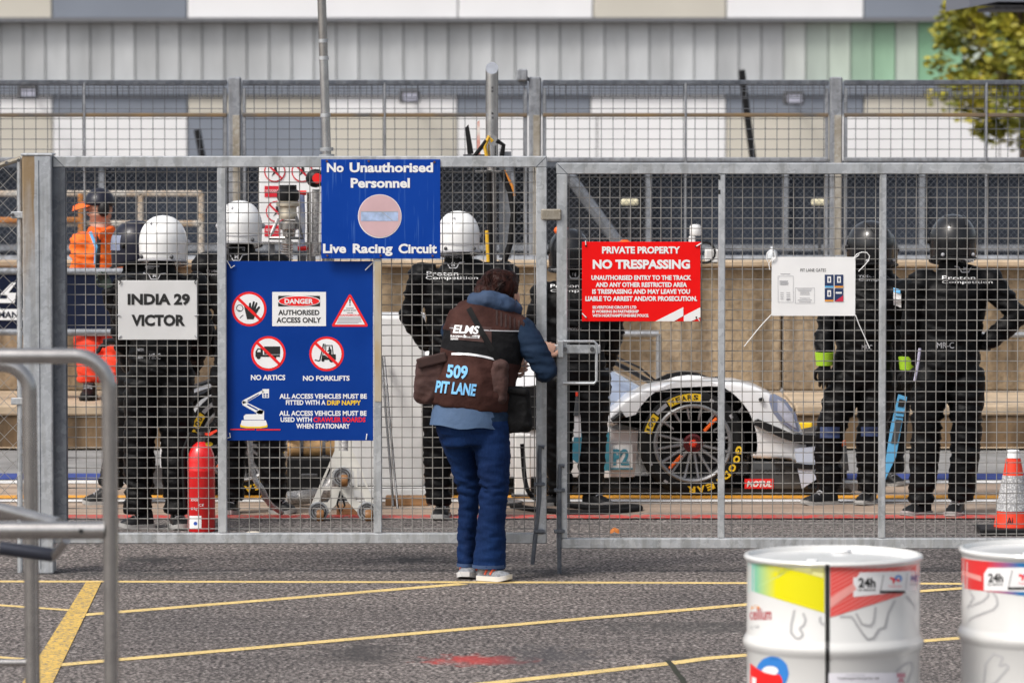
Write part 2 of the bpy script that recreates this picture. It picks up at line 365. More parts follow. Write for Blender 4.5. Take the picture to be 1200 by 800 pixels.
TC = {}
def text2d(s, bold):
    if (s, bold) in TC: return TC[(s, bold)]
    cu = bpy.data.curves.new('t', 'FONT'); cu.body = s; cu.size = 1; cu.offset = bold; cu.resolution_u = 3; cu.fill_mode = 'FRONT'; cu.dimensions = '2D'
    o = bpy.data.objects.new('t', cu); me = o.to_mesh()
    vs = [(v.co.x, v.co.y) for v in me.vertices]; fs = [tuple(p.vertices) for p in me.polygons]
    o.to_mesh_clear(); bpy.data.objects.remove(o); bpy.data.curves.remove(cu)
    TC[(s, bold)] = (vs, fs); return vs, fs
def text_add(mb, s, x0, y0, x1, y1, mapf, bold=0.02, shear=0.0, tilt=0.0):
    vs, fs = text2d(s, bold)
    a0 = min(v[0] for v in vs); a1 = max(v[0] for v in vs); b0 = min(v[1] for v in vs); b1 = max(v[1] for v in vs)
    out = []
    for (a, b) in vs:
        u = (a - a0) / (a1 - a0); q = (b - b0) / (b1 - b0)
        out.append(mapf(x0 + (x1 - x0) * u + shear * q * (y1 - y0), y1 + (y0 - y1) * q + tilt * u))
    mb.add(out, fs); return mb
def txt(s, x0, y0, x1, y1, mapf, m, parent, bold=0.02, name='lettering', shear=0.0, tilt=0.0):
    return text_add(MB(), s, x0, y0, x1, y1, mapf, bold, shear, tilt).build(name, m, parent, fixn=False)
def at(D): return lambda x, y: W(x, y, D)
def circ(cx, cy, r, n=32, ry=None): return [(cx + r * math.cos(2 * math.pi * i / n), cy + (ry or r) * math.sin(2 * math.pi * i / n)) for i in range(n)]
def rect(x0, y0, x1, y1): return [(x0, y0), (x1, y0), (x1, y1), (x0, y1)]
def thickline(x0, y0, x1, y1, t):
    dx, dy = x1 - x0, y1 - y0; l = math.hypot(dx, dy); nx, ny = -dy / l * t / 2, dx / l * t / 2
    return [(x0 + nx, y0 + ny), (x1 + nx, y1 + ny), (x1 - nx, y1 - ny), (x0 - nx, y0 - ny)]
def pr(pts, D, m, parent, name='pictogram', holes=()):
    return MB().flat(pts, at(D), holes).build(name, m, parent, fixn=False)
def remesh(mb, vox=0.012, smooth=6):
    me = bpy.data.meshes.new('tmp'); me.from_pydata([tuple(p) for p in mb.v], [], mb.f)
    bm = bmesh.new(); bm.from_mesh(me); bmesh.ops.recalc_face_normals(bm, faces=bm.faces[:]); bm.to_mesh(me); bm.free()
    o = bpy.data.objects.new('tmp', me); COL.objects.link(o)
    a = o.modifiers.new('r', 'REMESH'); a.mode = 'VOXEL'; a.voxel_size = vox
    b = o.modifiers.new('s', 'SMOOTH'); b.iterations = smooth; b.factor = 0.5
    dg = bpy.context.evaluated_depsgraph_get(); ev = o.evaluated_get(dg); out = bpy.data.meshes.new_from_object(ev)
    bpy.data.objects.remove(o); bpy.data.meshes.remove(me); return out
def wrinkle(me, amp=0.007, f=(7, 7, 16), zfun=None):
    ns = [v.normal.copy() for v in me.vertices]
    for v, nrm in zip(me.vertices, ns):
        p = Vector((v.co.x * f[0], v.co.y * f[1], v.co.z * f[2] + 3 * v.co.x))
        q = noise.noise(p) + 0.5 * noise.noise(p * 2.1)
        q = 1 - abs(q) * 2.2
        v.co += nrm * (q * amp * (zfun(v.co) if zfun else 1))
def mesh_obj(me, name, m, parent):
    off = OFF.get(parent.name, Vector()) if parent else Vector()
    me.transform(Matrix.Translation(-off)); me.materials.clear(); me.materials.append(m)
    me.polygons.foreach_set('use_smooth', [True] * len(me.polygons)); me.name = name
    o = bpy.data.objects.new(name, me); COL.objects.link(o)
    if parent: o.parent = parent; OFF[o.name] = off
    return o
def bvh_of(me):
    return BVHTree.FromPolygons([v.co.copy() for v in me.vertices], [tuple(p.vertices) for p in me.polygons])
def on(bvh, eps=0.004, Df=25):
    def f(x, y):
        d = ray(x, y).normalized(); h = bvh.ray_cast(CAMP, d)
        return (h[0] - d * eps) if h[0] is not None else W(x, y, Df)
    return f

# ================================================================== THE SETTING
DG = 23.46                                        # distance of the gate line
def sheet(name, x0, x1, y0, y1, z, m):
    return struct(MB().add([(x0, y0, z), (x1, y0, z), (x1, y1, z), (x0, y1, z)], [(0, 1, 2, 3)]).build(name, m))
sheet('ground', -300, 300, -60, 600, 0, M_ASPH)
def gy(y): return G(600, y).y
sheet('pit_lane', -30, 30, gy(607), gy(557), 0.004, M_CONC)
sheet('pit_lane_outer_strip', -30, 30, gy(557), 33.0, 0.004, M_TRACK)
sheet('race_track', -200, 200, 34.2, 46, 0.004, M_TRACK)
def line(name, pts, wd, m, z=0.005):              # painted stripe along ground points given in the picture
    P = [G(x, y) for x, y in pts]; a = []; b = []
    for i, p in enumerate(P):
        t = (P[min(i + 1, len(P) - 1)] - P[max(i - 1, 0)]); nn = Vector((-t.y, t.x, 0)).normalized() * wd / 2
        a.append(p + nn + Vector((0, 0, z))); b.append(p - nn + Vector((0, 0, z)))
    n = len(P)
    return struct(MB().add(a + b, [(i, i + 1, n + i + 1, n + i) for i in range(n - 1)]).build(name, m))
line('yellow_line', [(-20, 681), (600, 682), (1220, 684)], 0.085, M_YEL, 0.0012)
line('yellow_line', [(90, 721), (300, 704), (543, 684)], 0.085, M_YEL, 0.0020)
line('yellow_line', [(-15, 708), (98, 716)], 0.06, M_YEL, 0.0020)
line('yellow_line', [(60, 780), (300, 759), (500, 741), (880, 708), (1090, 692), (1220, 683)], 0.085, M_YEL, 0.0028)
line('yellow_line', [(-15, 769), (26, 772)], 0.06, M_YEL, 0.0020)
line('yellow_line', [(540, 804), (680, 789), (787, 777), (830, 771), (1080, 751), (1220, 740)], 0.085, M_YEL, 0.0020)
q = [G(101, 682, 0), G(119, 682, 0), G(60, 804, 0), G(24, 804, 0)]
struct(MB().add([p + Vector((0, 0, 0.0040)) for p in q], [(0, 1, 2, 3)]).build('yellow_line', M_YEL2))
def xline(name, y0, y1, m, z): sheet(name, -30, 30, gy(y0), gy(y1), z, m)
xline('red_line', 608.5, 604.5, M_RED, 0.008); xline('white_line', 589, 586.6, M_WLINE, 0.008); xline('orange_line', 585, 581.4, M_OLINE, 0.008)
xline('white_line', 567.5, 564, M_WLINE, 0.008); xline('blue_line', 563, 556, M_BLINE, 0.009)
# crack in the tarmac
cr = MB(); P = [G(782, 774), G(788, 780), G(793, 788), G(800, 796), G(803, 806)]
for i in range(len(P) - 1): cr.add([P[i] + Vector((-0.012, 0, .003)), P[i] + Vector((0.012, 0, .003)), P[i + 1] + Vector((0.014, 0, .003)), P[i + 1] + Vector((-0.014, 0, .003))], [(0, 1, 2, 3)])
struct(cr.build('tarmac_crack', mat('crack_dirt', (0.02, 0.022, 0.012), 0.95, var=0.4, vscale=50)))

# ---- pit wall with its step
DW = 32.9; YS = gy(527)
zt = 0.30; ztop = W(600, 312, DW).z
pw = thing('pit_wall', (0, DW, 0), 'low tan concrete pit wall with stepped base beyond the pit lane', 'wall')
px = -8.0; i = 0
while px < 8.0:
    wd = 1.98
    MB().bbox((px + wd / 2, DW + 0.15, (ztop + zt) / 2), (wd - 0.012, 0.3, ztop - zt), 0.012).build('wall_panel', M_WALL, pw)
    MB().bbox((px + wd / 2, DW + 0.13, ztop + 0.02), (wd - 0.008, 0.40, 0.05), 0.012).build('coping', M_STEPTOP, pw)
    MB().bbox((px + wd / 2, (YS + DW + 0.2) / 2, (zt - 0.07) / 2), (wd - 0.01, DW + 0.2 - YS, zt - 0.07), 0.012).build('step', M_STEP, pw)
    MB().bbox((px + wd / 2, (YS + DW) / 2 - 0.01, zt - 0.033), (wd - 0.012, DW - YS + 0.02, 0.07), 0.012).build('step_slab', M_STEPTOP, pw)
    px += wd
sheet('wall_foot_kerb', -30, 30, YS - 0.10, YS, 0.02, M_STEPTOP)
# ---- debris fence on the pit wall
DF = 33.25
def wires(mb, x0, x1, z0, z1, y, px_, pz, r):
    x = x0
    while x <= x1: mb.tube([(x, y, z0), (x, y, z1)], r, 4, False); x += px_
    z = z0
    while z <= z1: mb.tube([(x0, y + r * 1.6, z), (x1, y + r * 1.6, z)], r, 4, False); z += pz
def chain(mb, x0, x1, z0, z1, y, c, r):            # woven diamond mesh, zig-zag wires
    n = int((z1 - z0) / (c / 2)); i = 0; x = x0
    while x <= x1 + c:
        a = [(x + (c / 2 if j % 2 else 0), y + (r if j % 2 else -r), z0 + (z1 - z0) * j / n) for j in range(n + 1)]
        b = [(x - (c / 2 if j % 2 else 0), y + (-r if j % 2 else r), z0 + (z1 - z0) * j / n) for j in range(n + 1)]
        mb.tube(a, r, 3, False, side=(0, 1, 0)); mb.tube(b, r, 3, False, side=(0, 1, 0)); x += c
fe = thing('debris_fence', (0, DF, ztop), 'tall steel mesh debris fence standing along the concrete pit wall', 'fence')
zt1 = W(0, 97, DF).z; zm = W(0, 135, DF).z; zl = W(0, 187, DF).z; zb = ztop + 0.03
bays = [-77, 275, 627, 980, 1332]
for p in bays:
    x = W(p, 100, DF).x
    MB().bbox((x, DF + 0.03, (zb + zt1) / 2 + 0.02), (0.088, 0.10, zt1 - zb + 0.04), 0.01).build('post', M_GALVF, fe)
    if p in (275, 627, 980):
        MB().bbox((x + 0.012, DF - 0.025, (zm + zb) / 2), (0.05, 0.012, zm - zb), 0.003).build('post_rib', M_GALVB, fe)
for a, b in zip(bays, bays[1:]):
    xa = W(a, 100, DF).x + 0.055; xb = W(b, 100, DF).x - 0.055; xm = (xa + xb) / 2
    MB().bbox((xm, DF, zt1 + 0.002), (xb - xa, 0.05, 0.034), 0.005).build('top_rail', M_GALVD, fe)
    MB().bbox((xm, DF, zm), (xb - xa, 0.045, 0.028), 0.005).build('mid_rail', mat('rusty_dark_rail', (0.10, 0.095, 0.09), 0.6, 0.2, col2=(0.20, 0.13, 0.06), vscale=4), fe)
    MB().bbox((xm, DF, zl), (xb - xa, 0.045, 0.03), 0.005).build('low_rail', M_GALVF, fe)
    for xx in (xa + 0.012, xb - 0.012): MB().bbox((xx, DF, (zb + zt1) / 2 - 0.02), (0.024, 0.03, zt1 - zb - 0.04), 0.004).build('panel_edge', M_GALVF, fe)
    MB().tube([(xm, DF - 0.02, zb), (xm, DF - 0.02, zt1)], 0.009, 6).build('bay_bar', M_GALVF, fe)
    m1 = MB(); wires(m1, xa, xb, zl, zt1, DF - 0.01, 0.083, 0.072, 0.0026); wires(m1, xa, xb, zt1 - 0.10, zt1 - 0.02, DF - 0.014, 0.04, 0.04, 0.0025)
    stuff(m1.build('wire_mesh', M_WIREF, fe, fixn=False))
    m1 = MB(); chain(m1, xa, xb, zb, zl, DF - 0.01, 0.044, 0.0020); stuff(m1.build('chain_link_mesh', M_WIREF, fe, fixn=False))
# tube rails in front of and on the wall
def rail(label, pts, D, r, m, posts=()):
    t = thing('tube_rail', W(pts[0][0], pts[0][1], D), label, 'rail')
    MB().tube([W(x, y, D) for x, y in pts], r, 8).build('rail', m, t, smooth=True)
    for (x, y0, y1) in posts: MB().tube([W(x, y0, D), W(x, y1, D)], r * 0.9, 8).build('post', m, t, smooth=True)
    return t
rail('short grey tube handrail fixed to the tan wall behind the race car', [(700, 391), (772, 391)], DW - 0.10, 0.022, M_GALVF, [(772, 391, 459), (702, 391, 459)])
rail('grey tube handrail on the tan wall beyond the crew member with hand on hip', [(1150, 392), (1330, 392)], DW - 0.10, 0.022, M_GALVF, [(1245, 392, 459)])
rail('long grey pipe rail running along the top of the pit wall', [(-150, 304), (1350, 304)], DW + 0.05, 0.03, M_GALVF, [(60, 304, 310), (420, 304, 310), (780, 304, 310), (1180, 304, 310)])

# ---- beyond the track: dark screen, building, tree
DS = 48.0
scn = thing('dark_screen_barrier', (0, DS, 0), 'dark blue grey panelled screen barrier on the far side of the track', 'barrier')
zs = W(0, 189, DS).z
M_SCR = mat('dark_screen_panel', (0.024, 0.030, 0.042), 0.7, spec=0.15, var=0.35, vscale=0.8, detail=2)
M_SCR2 = mat('darker_screen_panel', (0.012, 0.014, 0.018), 0.7, spec=0.15, var=0.4, vscale=1.2, detail=2)
x = -8.4; i = 0
while x < 8.4:
    MB().box((x + 0.69, DS + 0.1, zs / 2), (1.36, 0.12, zs)).build('screen_panel', M_SCR2 if i in (5, 6, 10, 11) else M_SCR, scn)
    MB().box((x, DS, zs / 2), (0.055, 0.10, zs)).build('post', M_GALVF, scn); x += 1.4; i += 1
MB().box((0, DS - 0.06, zs - 0.03), (17, 0.06, 0.06)).build('top_rail', M_GALVD, scn)
MB().box((0, DS - 0.08, W(0, 290, DS).z), (17, 0.05, 0.06)).build('guard_rail', M_GALVF, scn)
MB().box((0, DS - 0.08, W(0, 326, DS).z), (17, 0.05, 0.05)).build('guard_rail', M_GALVF, scn)
# rusty white rail frame on the left, in front of the screen
DR = 40.0
fr = thing('tubular_railing', W(150, 380, DR), 'rusty white tubular rail frame beyond the marshal in orange', 'rail')
M_RW = mat('rusty_white_paint', (0.52, 0.50, 0.46), 0.6, col2=(0.40, 0.29, 0.19), vscale=7)
M_RO = mat('orange_rust_paint', (0.40, 0.15, 0.03), 0.6, var=0.3, vscale=6)
for pts, m in (([(-60, 227), (236, 227)], M_RW), ([(236, 227), (236, 330)], M_RW), ([(165, 227), (165, 262)], M_RW), ([(-60, 262), (236, 262)], M_RW), ([(-60, 258), (95, 258)], M_RO), ([(95, 227), (95, 300)], M_RO), ([(-40, 227), (-40, 390)], M_RW)):
    MB().tube([W(a, b, DR - (0.06 if m is M_RO else 0)) for a, b in pts], 0.026, 6).build('bar', m, fr)
# leaning grey brace beam behind the red sign
br = thing('brace_beam', W(662, 205, 34.2), 'pale grey diagonal steel brace behind the mesh, above the red sign', 'brace')
MB().tube([W(655, 190, 34.2), W(752, 322, 34.2)], 0.042, 8).build('beam', M_GALVF, br)
# small cream marker lamps
for (a, b, lab) in ((738, 237, 'small cream marker lamp behind the mesh above the red trespassing sign'), (961, 237, 'small cream marker lamp behind the mesh above the white paper notice')):
    p = W(a, b, 36.0); t = thing('marker_lamp', p, lab, 'lamp')
    MB().bbox(p, (0.135, 0.06, 0.05), 0.015, None, 2).build('lamp_body', mat('cream_lamp', (0.70, 0.64, 0.44), 0.5), t)
    MB().tube([p + Vector((0, 0.04, -0.02)), p + Vector((0, 0.04, -p.z))], 0.012, 6).build('stem', M_STEELD, t)

DB = 120.0
bd = thing('building', (0, DB, 0), 'long building clad in white, beige and grey panels with a ribbed metal band', 'building')
M_PW = mat('white_cladding', (0.80, 0.80, 0.81), 0.5, var=0.03, vscale=0.5); M_PB = mat('beige_cladding', (0.56, 0.53, 0.46), 0.5, var=0.05, vscale=0.5)
M_PG = mat('grey_cladding', (0.20, 0.225, 0.27), 0.5, var=0.06, vscale=0.5); M_TRIM = mat('dark_grey_trim', (0.16, 0.165, 0.18), 0.5)
PAN = {'w': M_PW, 'b': M_PB, 'g': M_PG}
def panels(y0, y1, spec, dd=0.0):
    z1 = W(0, y0, DB).z; z0 = W(0, y1, DB).z
    for (a, b, cc) in spec:
        xa = W(a, 100, DB).x; xb = W(b, 100, DB).x
        MB().bbox(((xa + xb) / 2, DB + dd, (z0 + z1) / 2), (xb - xa - 0.03, 0.2, z1 - z0 - 0.02), 0.02).build('cladding_panel', PAN[cc], bd)
panels(-70, 22, [(-250, -96, 'w'), (-96, 62, 'b'), (62, 220, 'g'), (220, 537, 'w'), (537, 695, 'w'), (695, 851, 'b'), (851, 1012, 'w'), (1012, 1172, 'g'), (1172, 1400, 'w')])
panels(110, 134, [(-96, 62, 'w'), (62, 220, 'g'), (220, 378, 'b'), (378, 536, 'w'), (536, 692, 'g'), (692, 851, 'w'), (851, 1012, 'g'), (1012, 1172, 'b'), (1172, 1400, 'w')])
panels(135, 190, [(-96, 62, 'b'), (62, 220, 'w'), (220, 378, 'g'), (378, 536, 'b'), (536, 700, 'w'), (700, 851, 'w'), (851, 985, 'b'), (985, 1172, 'w'), (1172, 1400, 'w')])
zz = W(0, 23.5, DB).z; MB().box((0, DB - 0.15, zz), (60, 0.5, 0.10)).build('trim', M_TRIM, bd)
zz = W(0, 101, DB).z; MB().box((0, DB - 0.1, zz - 0.04), (60, 0.24, 0.34)).build('gutter', M_PG, bd)
zz = W(0, 195, DB).z; MB().box((0, DB + 0.2, zz / 2), (60, 0.3, zz)).build('plinth', M_TRIM, bd)
MB().box((0, DB + 1.0, 3.0), (60, 1.2, 8.0)).build('core_wall', M_TRIM, bd)
z1 = W(0, 25, DB).z; z0 = W(0, 98, DB).z; px = -130.0; i = 0
rg = random.Random(3)
while px < 1330:
    wp = 26.2; xa = W(px, 60, DB).x + 0.012; xb = W(px + wp, 60, DB).x - 0.012; g = 0.52 + rg.uniform(-0.05, 0.06)
    if px < 330: g *= 0.92
    colr = (g * 0.97, g, g * 1.02)
    if px > 900: gf = min(1, (px - 900) / 150); gg = 0.45 + 0.55 * (1 - gf) * 0.8; colr = (g * (1 - 0.5 * gf), g * (1 - 0.08 * gf), g * (1 - 0.42 * gf)) if i % 3 else (g, g * 1.15, g)
    mm = mat('ribbed_sheet_%d' % i, colr, 0.38, 0.15, var=0.10, vscale=1.4, stretch=(1, 1, 0.3))
    mb = MB(); r = []
    for zz in (z0, z1):
        r.append([Vector((xa + (xb - xa) * j / 8, DB - 0.02 - 0.03 * (j / 8) ** 2, zz)) for j in range(9)])
    mb.rings(r, False, False); mb.build('ribbed_sheet', mm, bd, fixn=False)
    px += wp; i += 1
def floodlight(x, y, D, lab):
    p = W(x, y, D); t = thing('floodlight', p, lab, 'light')
    k_ = D / 100.0
    MB().bbox(p, (0.44 * k_, 0.3, 0.30 * k_), 0.04).build('housing', M_STEELD, t)
    MB().box(p + Vector((0.02, -0.16, -0.02)), (0.3 * k_, 0.02, 0.16 * k_)).build('lens', M_LENSI, t)
    MB().tube([p, p + Vector((0, DB - 0.1 - D, 0.0))], 0.04, 5).build('bracket', M_STEELD, t)
floodlight(33, 108, 118.8, 'small dark floodlight on the building beside the beige end panel')
floodlight(480, 113, 118.8, 'small dark floodlight on the building over the blue personnel sign')
floodlight(930, 115, 118.8, 'small dark floodlight on the building over the white paper notice')
p = W(612, 88, DF); t = thing('cctv_camera', p, 'small grey camera box on the fence post beside the angled silver pole', 'camera')
MB().bbox(p, (0.075, 0.12, 0.085), 0.01).build('camera_body', M_GALVF, t); MB().tube([p, W(625, 97, DF)], 0.012, 6).build('bracket', M_STEELD, t)
for (x0, y0, x1, y1, lab) in ((231, 152, 240, 200, 'thin black pole leaning behind the fence above the white helmets'), (869, 82, 884, 200, 'thin black pole leaning behind the fence above the white paper notice')):
    pole = MB().tube([W(x0, y0, 60), W(x1, y1, 60), Vector((W(x1, y1, 60).x + 0.02, 60, 0))], 0.045, 6)
    tag(pole.build('leaning_pole', M_BLACKP, loc=Vector((W(x1, y1, 60).x, 60, 0))), lab, 'pole')
# ---- tree
DT = 96.0
tr = thing('tree', (W(1200, 0, DT).x, DT, 0), 'yellow green leafy tree in front of the panelled building', 'tree')
base = Vector(tr.location); cc = W(1196, 40, DT)
MB().tube([base, base + Vector((0.1, 0, 1.2)), base + Vector((-0.05, 0, 2.6)), cc + Vector((0, 0, 0.8))], [0.2, 0.16, 0.12, 0.05], 8).build('trunk', mat('bark', (0.09, 0.06, 0.035), 0.9, var=0.3), tr, smooth=True)
lb = MB()
for j in range(9):
    a = j * 0.7; lb.tube([base + Vector((0, 0, 1.3 + j * 0.18)), cc + Vector((math.cos(a) * 1.2, math.sin(a) * 1.0, -0.9 + j * 0.25))], [0.05, 0.015], 5)
lb.build('limbs', MATS['bark'], tr)
k = NB('leaf'); k.set(0.55); k.col(k.ramp(k.noise(1.6, 3), [(0.32, (0.10, 0.13, 0.012)), (0.52, (0.27, 0.26, 0.02)), (0.72, (0.46, 0.37, 0.03))])); k.b.inputs['Transmission Weight'].default_value = 0.0; M_LEAF = k.m
lf = MB(); rg = random.Random(11); clumps = []
while len(clumps) < 190:
    u = Vector((rg.uniform(-1, 1), rg.uniform(-1, 1), rg.uniform(-1, 1)))
    if 0.25 < u.length < 1: clumps.append(cc + Vector((u.x * 1.8, u.y * 1.6, u.z * 2.1 - 0.1)))
clumps += [W(1150, 150, DT), W(1165, 160, DT), W(1128, 128, DT), W(1190, 140, DT), W(1110, 35, DT), W(1100, 75, DT)]
for cpt in clumps:
    rad = rg.uniform(0.22, 0.5)
    for j in range(52):
        u = Vector((rg.gauss(0, 1), rg.gauss(0, 1), rg.gauss(0, 1))).normalized() * rad * rg.uniform(0.4, 1)
        c_ = cpt + Vector((u.x, u.y, u.z * 0.8)); s_ = rg.uniform(0.06, 0.12)
        rt = Matrix.Rotation(rg.uniform(0, 6.28), 3, 'Z') @ Matrix.Rotation(rg.uniform(-1.2, 1.2), 3, 'X')
        lf.add([c_ + rt @ Vector(v) for v in ((-s_, 0, 0), (0, 0, -s_ * 0.55), (s_, 0, 0), (0, 0.02, s_ * 0.55))], [(0, 1, 2, 3)])
stuff(lf.build('crown', M_LEAF, tr, fixn=False))
# ---- dark canopy edge poking into the top of the picture, on its own post outside
cn = thing('canopy', (W(1290, 0, 42).x, 42, 0), 'dark grey canopy edge overhanging in front of the tree', 'canopy')
xa = W(1123, 0, 42).x; z0 = W(0, 11, 42).z
MB().prism([(xa, 41, z0), (xa + 0.25, 41, z0 + 0.05), (xa + 2.6, 41, z0 + 0.03), (xa + 2.6, 41, z0 + 0.55), (xa, 41, z0 + 0.45)], (0, 2.2, 0)).build('roof_slab', mat('canopy_fascia', (0.13, 0.14, 0.17), 0.5), cn)
MB().box((xa + 1.35, 42, z0 - 0.0), (2.2, 1.6, 0.03)).build('soffit', M_STEELD, cn)
MB().box((W(1290, 0, 42).x, 42, z0 / 2), (0.2, 0.2, z0)).build('post', M_GALVD, cn)

# ================================================================== GATES AND FENCE AT THE FRONT
def bar(x0, y0, x1, y1, D, th, m, parent, name, bev=0.004):
    a = W(x0, y1, D); b = W(x1, y0, D)
    return MB().bbox(((a.x + b.x) / 2, D, (a.z + b.z) / 2), (b.x - a.x, th, b.z - a.z), bev).build(name, m, parent)
# gate post
pb = G(45, 672)
gp = thing('gate_post', (W(45, 600, DG).x, DG, 0), 'thick galvanised gate post with brown rust streak beside the chain link fence', 'post')
a = W(27.5, 182, DG); b = W(62, 182, DG)
MB().bbox(((a.x + b.x) / 2, DG, a.z / 2), (b.x - a.x, 0.15, a.z), 0.008, None, 2).build('shaft', M_GALVR, gp)
MB().bbox(((a.x + b.x) / 2, DG, a.z + 0.004), (b.x - a.x + 0.012, 0.16, 0.012), 0.003).build('cap', M_GALV, gp)
MB().box((W(46, 0, DG).x, DG - 0.0755, a.z / 2), (0.004, 0.002, a.z - 0.05)).build('seam', M_GALVD, gp)
# chain-link fence left of the post
cf = thing('chain_link_fence', (W(0, 600, DG).x, DG, 0), 'chain link fence on a thin tube post beside the gate post', 'fence')
MB().tube([W(23, 186, DG), (W(23, 600, DG).x, DG, 0)], 0.014, 10).build('tube_post', M_GALV, cf, smooth=True)
MB().tube([W(24, 186, DG), W(2, 193, DG), W(-30, 203, DG)], 0.013, 8).build('top_arm', M_GALVB, cf, smooth=True)
for yy in (252, 470): MB().bbox(W(20, yy, DG - 0.02), (0.062, 0.012, 0.035), 0.004).build('clamp', M_GALV, cf); 
for (xx, yy) in ((15, 252), (8, 191), (22, 188)): MB().lathe([(0.001, -0.012), (0.009, -0.012), (0.009, 0), (0.001, 0)], W(xx, yy, DG - 0.025), 8, 'Y').build('bolt', M_STEELD, cf)
cm = MB(); chain(cm, W(-70, 0, DG).x, W(24, 0, DG).x, 0.10, W(0, 196, DG).z, DG - 0.01, 0.088, 0.0022)
stuff(cm.build('chain_link_mesh', M_WIRE, cf, fixn=False))

def gate(label, L, T, Rr, B, mulls, lower_stain=False, darkhinge=False):
    g = thing('mesh_gate', (W((L + Rr) / 2, B, DG).x, DG, W(0, B, DG).z), label, 'gate')
    tw = 13
    bar(L, T, Rr, T + tw, DG, 0.055, M_GALV, g, 'top_rail')
    bar(L, B - 12, Rr, B, DG, 0.055, M_GALV, g, 'bottom_rail')
    bar(L + 0.2, T + tw + 0.3, L + (15 if darkhinge else tw), B - 12.3, DG, 0.055, M_GALVD if darkhinge else M_GALV, g, 'stile')  # hinge-side stile takes a darker steel tone than the other stile
    bar(Rr - tw, T + tw + 0.3, Rr - 0.2, B - 12.3, DG, 0.055, M_GALV, g, 'stile')
    for (a, b) in mulls: bar(a, T + tw + 0.3, b, B - 12.3, DG - 0.004, 0.042, M_GALV, g, 'mullion')
    m = MB(); p0 = W(L + tw - 3, B - 8, DG); p1 = W(Rr - tw + 3, T + 8, DG)
    x = p0.x + 0.02
    rg_ = random.Random(int(L))
    while x < p1.x: m.tube([(x, DG + 0.024, p0.z), (x + rg_.uniform(-.001, .001), DG + 0.024, p1.z)], 0.0025, 5, False); x += 0.0512
    z = p0.z + 0.035
    while z < p1.z: m.tube([(p0.x, DG + 0.0295, z), (p1.x, DG + 0.0295, z + rg_.uniform(-.001, .001))], 0.0025, 5, False); z += 0.0512
    stuff(m.build('wire_mesh', M_WIRE, g, fixn=False))
    # mitre weld lines
    for (xx, yy, sx) in ((L, T, 1), (Rr, T, -1)):
        MB().flat(thickline(xx + sx * 0.5, yy + 0.5, xx + sx * 13, yy + 13, 0.8), at(DG - 0.0285)).build('weld', M_GALVD, g, fixn=False)
    return g
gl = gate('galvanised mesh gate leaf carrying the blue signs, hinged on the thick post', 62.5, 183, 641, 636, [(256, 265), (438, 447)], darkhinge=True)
gr = gate('galvanised mesh gate leaf carrying the red sign and white notice', 652, 191, 1232, 642, [(841, 850), (1029, 1039)])
def bolt(parent, x, y0, y1, tx, tb, hy):
    MB().tube([W(x + 6, hy, DG - 0.045), W(x + 1, hy - 1, DG - 0.045), W(x, hy + 8, DG - 0.045), W(x, y1 - 40, DG - 0.045), W(tx, tb, DG - 0.045)], 0.011, 8).build('drop_bolt', M_GALVD, parent, smooth=True)
    for yy in (y0, y1): MB().bbox(W(x, yy, DG - 0.042), (0.055, 0.04, 0.016), 0.003).build('bolt_guide', M_GALVD, parent)
bolt(gl, 632, 567, 622, 624, 661, 524)
bolt(gr, 655.5, 574, 622, 655.5, 672, 546)
# latch plates
MB().bbox(W(646, 251.5, DG - 0.04), (0.102, 0.012, 0.055), 0.006).build('latch_plate', M_GALVB, gr)
MB().bbox(W(672, 409, DG - 0.045), (0.27, 0.012, 0.045), 0.004).build('latch_bar', M_GALV, gr)
MB().bbox(W(657, 409, DG - 0.05), (0.03, 0.03, 0.085), 0.004).build('latch_bracket', M_GALV, gr)
MB().tube([W(660, 400, DG - 0.05), W(696, 400, DG - 0.05), W(699, 403, DG - 0.05), W(699, 446, DG - 0.05), W(696, 449, DG - 0.05), W(660, 449, DG - 0.05)], 0.0075, 8).build('latch_loop', M_GALV, gr, smooth=True)
for (x, y) in ((662, 409), (694, 409)): MB().lathe([(0.001, -0.012), (0.012, -0.012), (0.012, 0), (0.001, 0)], W(x, y, DG - 0.051), 10, 'Y').build('latch_pin', M_STEELD, gr)
for yy in (208, 225): MB().box(W(843, yy, DG - 0.0262), (0.010, 0.002, 0.022)).build('bolt_hole', M_TXTK, gr)
# tan weathering bar: lower part of the mullion under the blue sign is bare rust
MB().bbox(((W(438, 0, DG).x + W(447, 0, DG).x) / 2, DG - 0.0268, (W(0, 306, DG).z + W(0, 470, DG).z) / 2), (0.034, 0.003, W(0, 306, DG).z - W(0, 470, DG).z), 0.001).build('rust_strip', mat('rust_film', (0.40, 0.31, 0.18), 0.8, col2=(0.50, 0.49, 0.45), vscale=9, stretch=(1, 1, 0.3)), gl)

# ================================================================== SIGNS
def sign(x0, y0, x1, y1, D, m, label, name='sign', th=0.004, rot=0.0):
    a = W(x0, y1, D); b = W(x1, y0, D)
    t = thing(name, ((a.x + b.x) / 2, D, a.z), label, 'sign')
    MB().bbox(((a.x + b.x) / 2, D, (a.z + b.z) / 2), (b.x - a.x, th, b.z - a.z), 0.0015).build('plate', m, t)
    return t
def ties(t, pts, D, m=M_TXT, r=0.0028):
    for path in pts: MB().tube([W(x, y, D) for x, y in path], r, 5).build('cable_tie', m, t)
DP = DG - 0.012
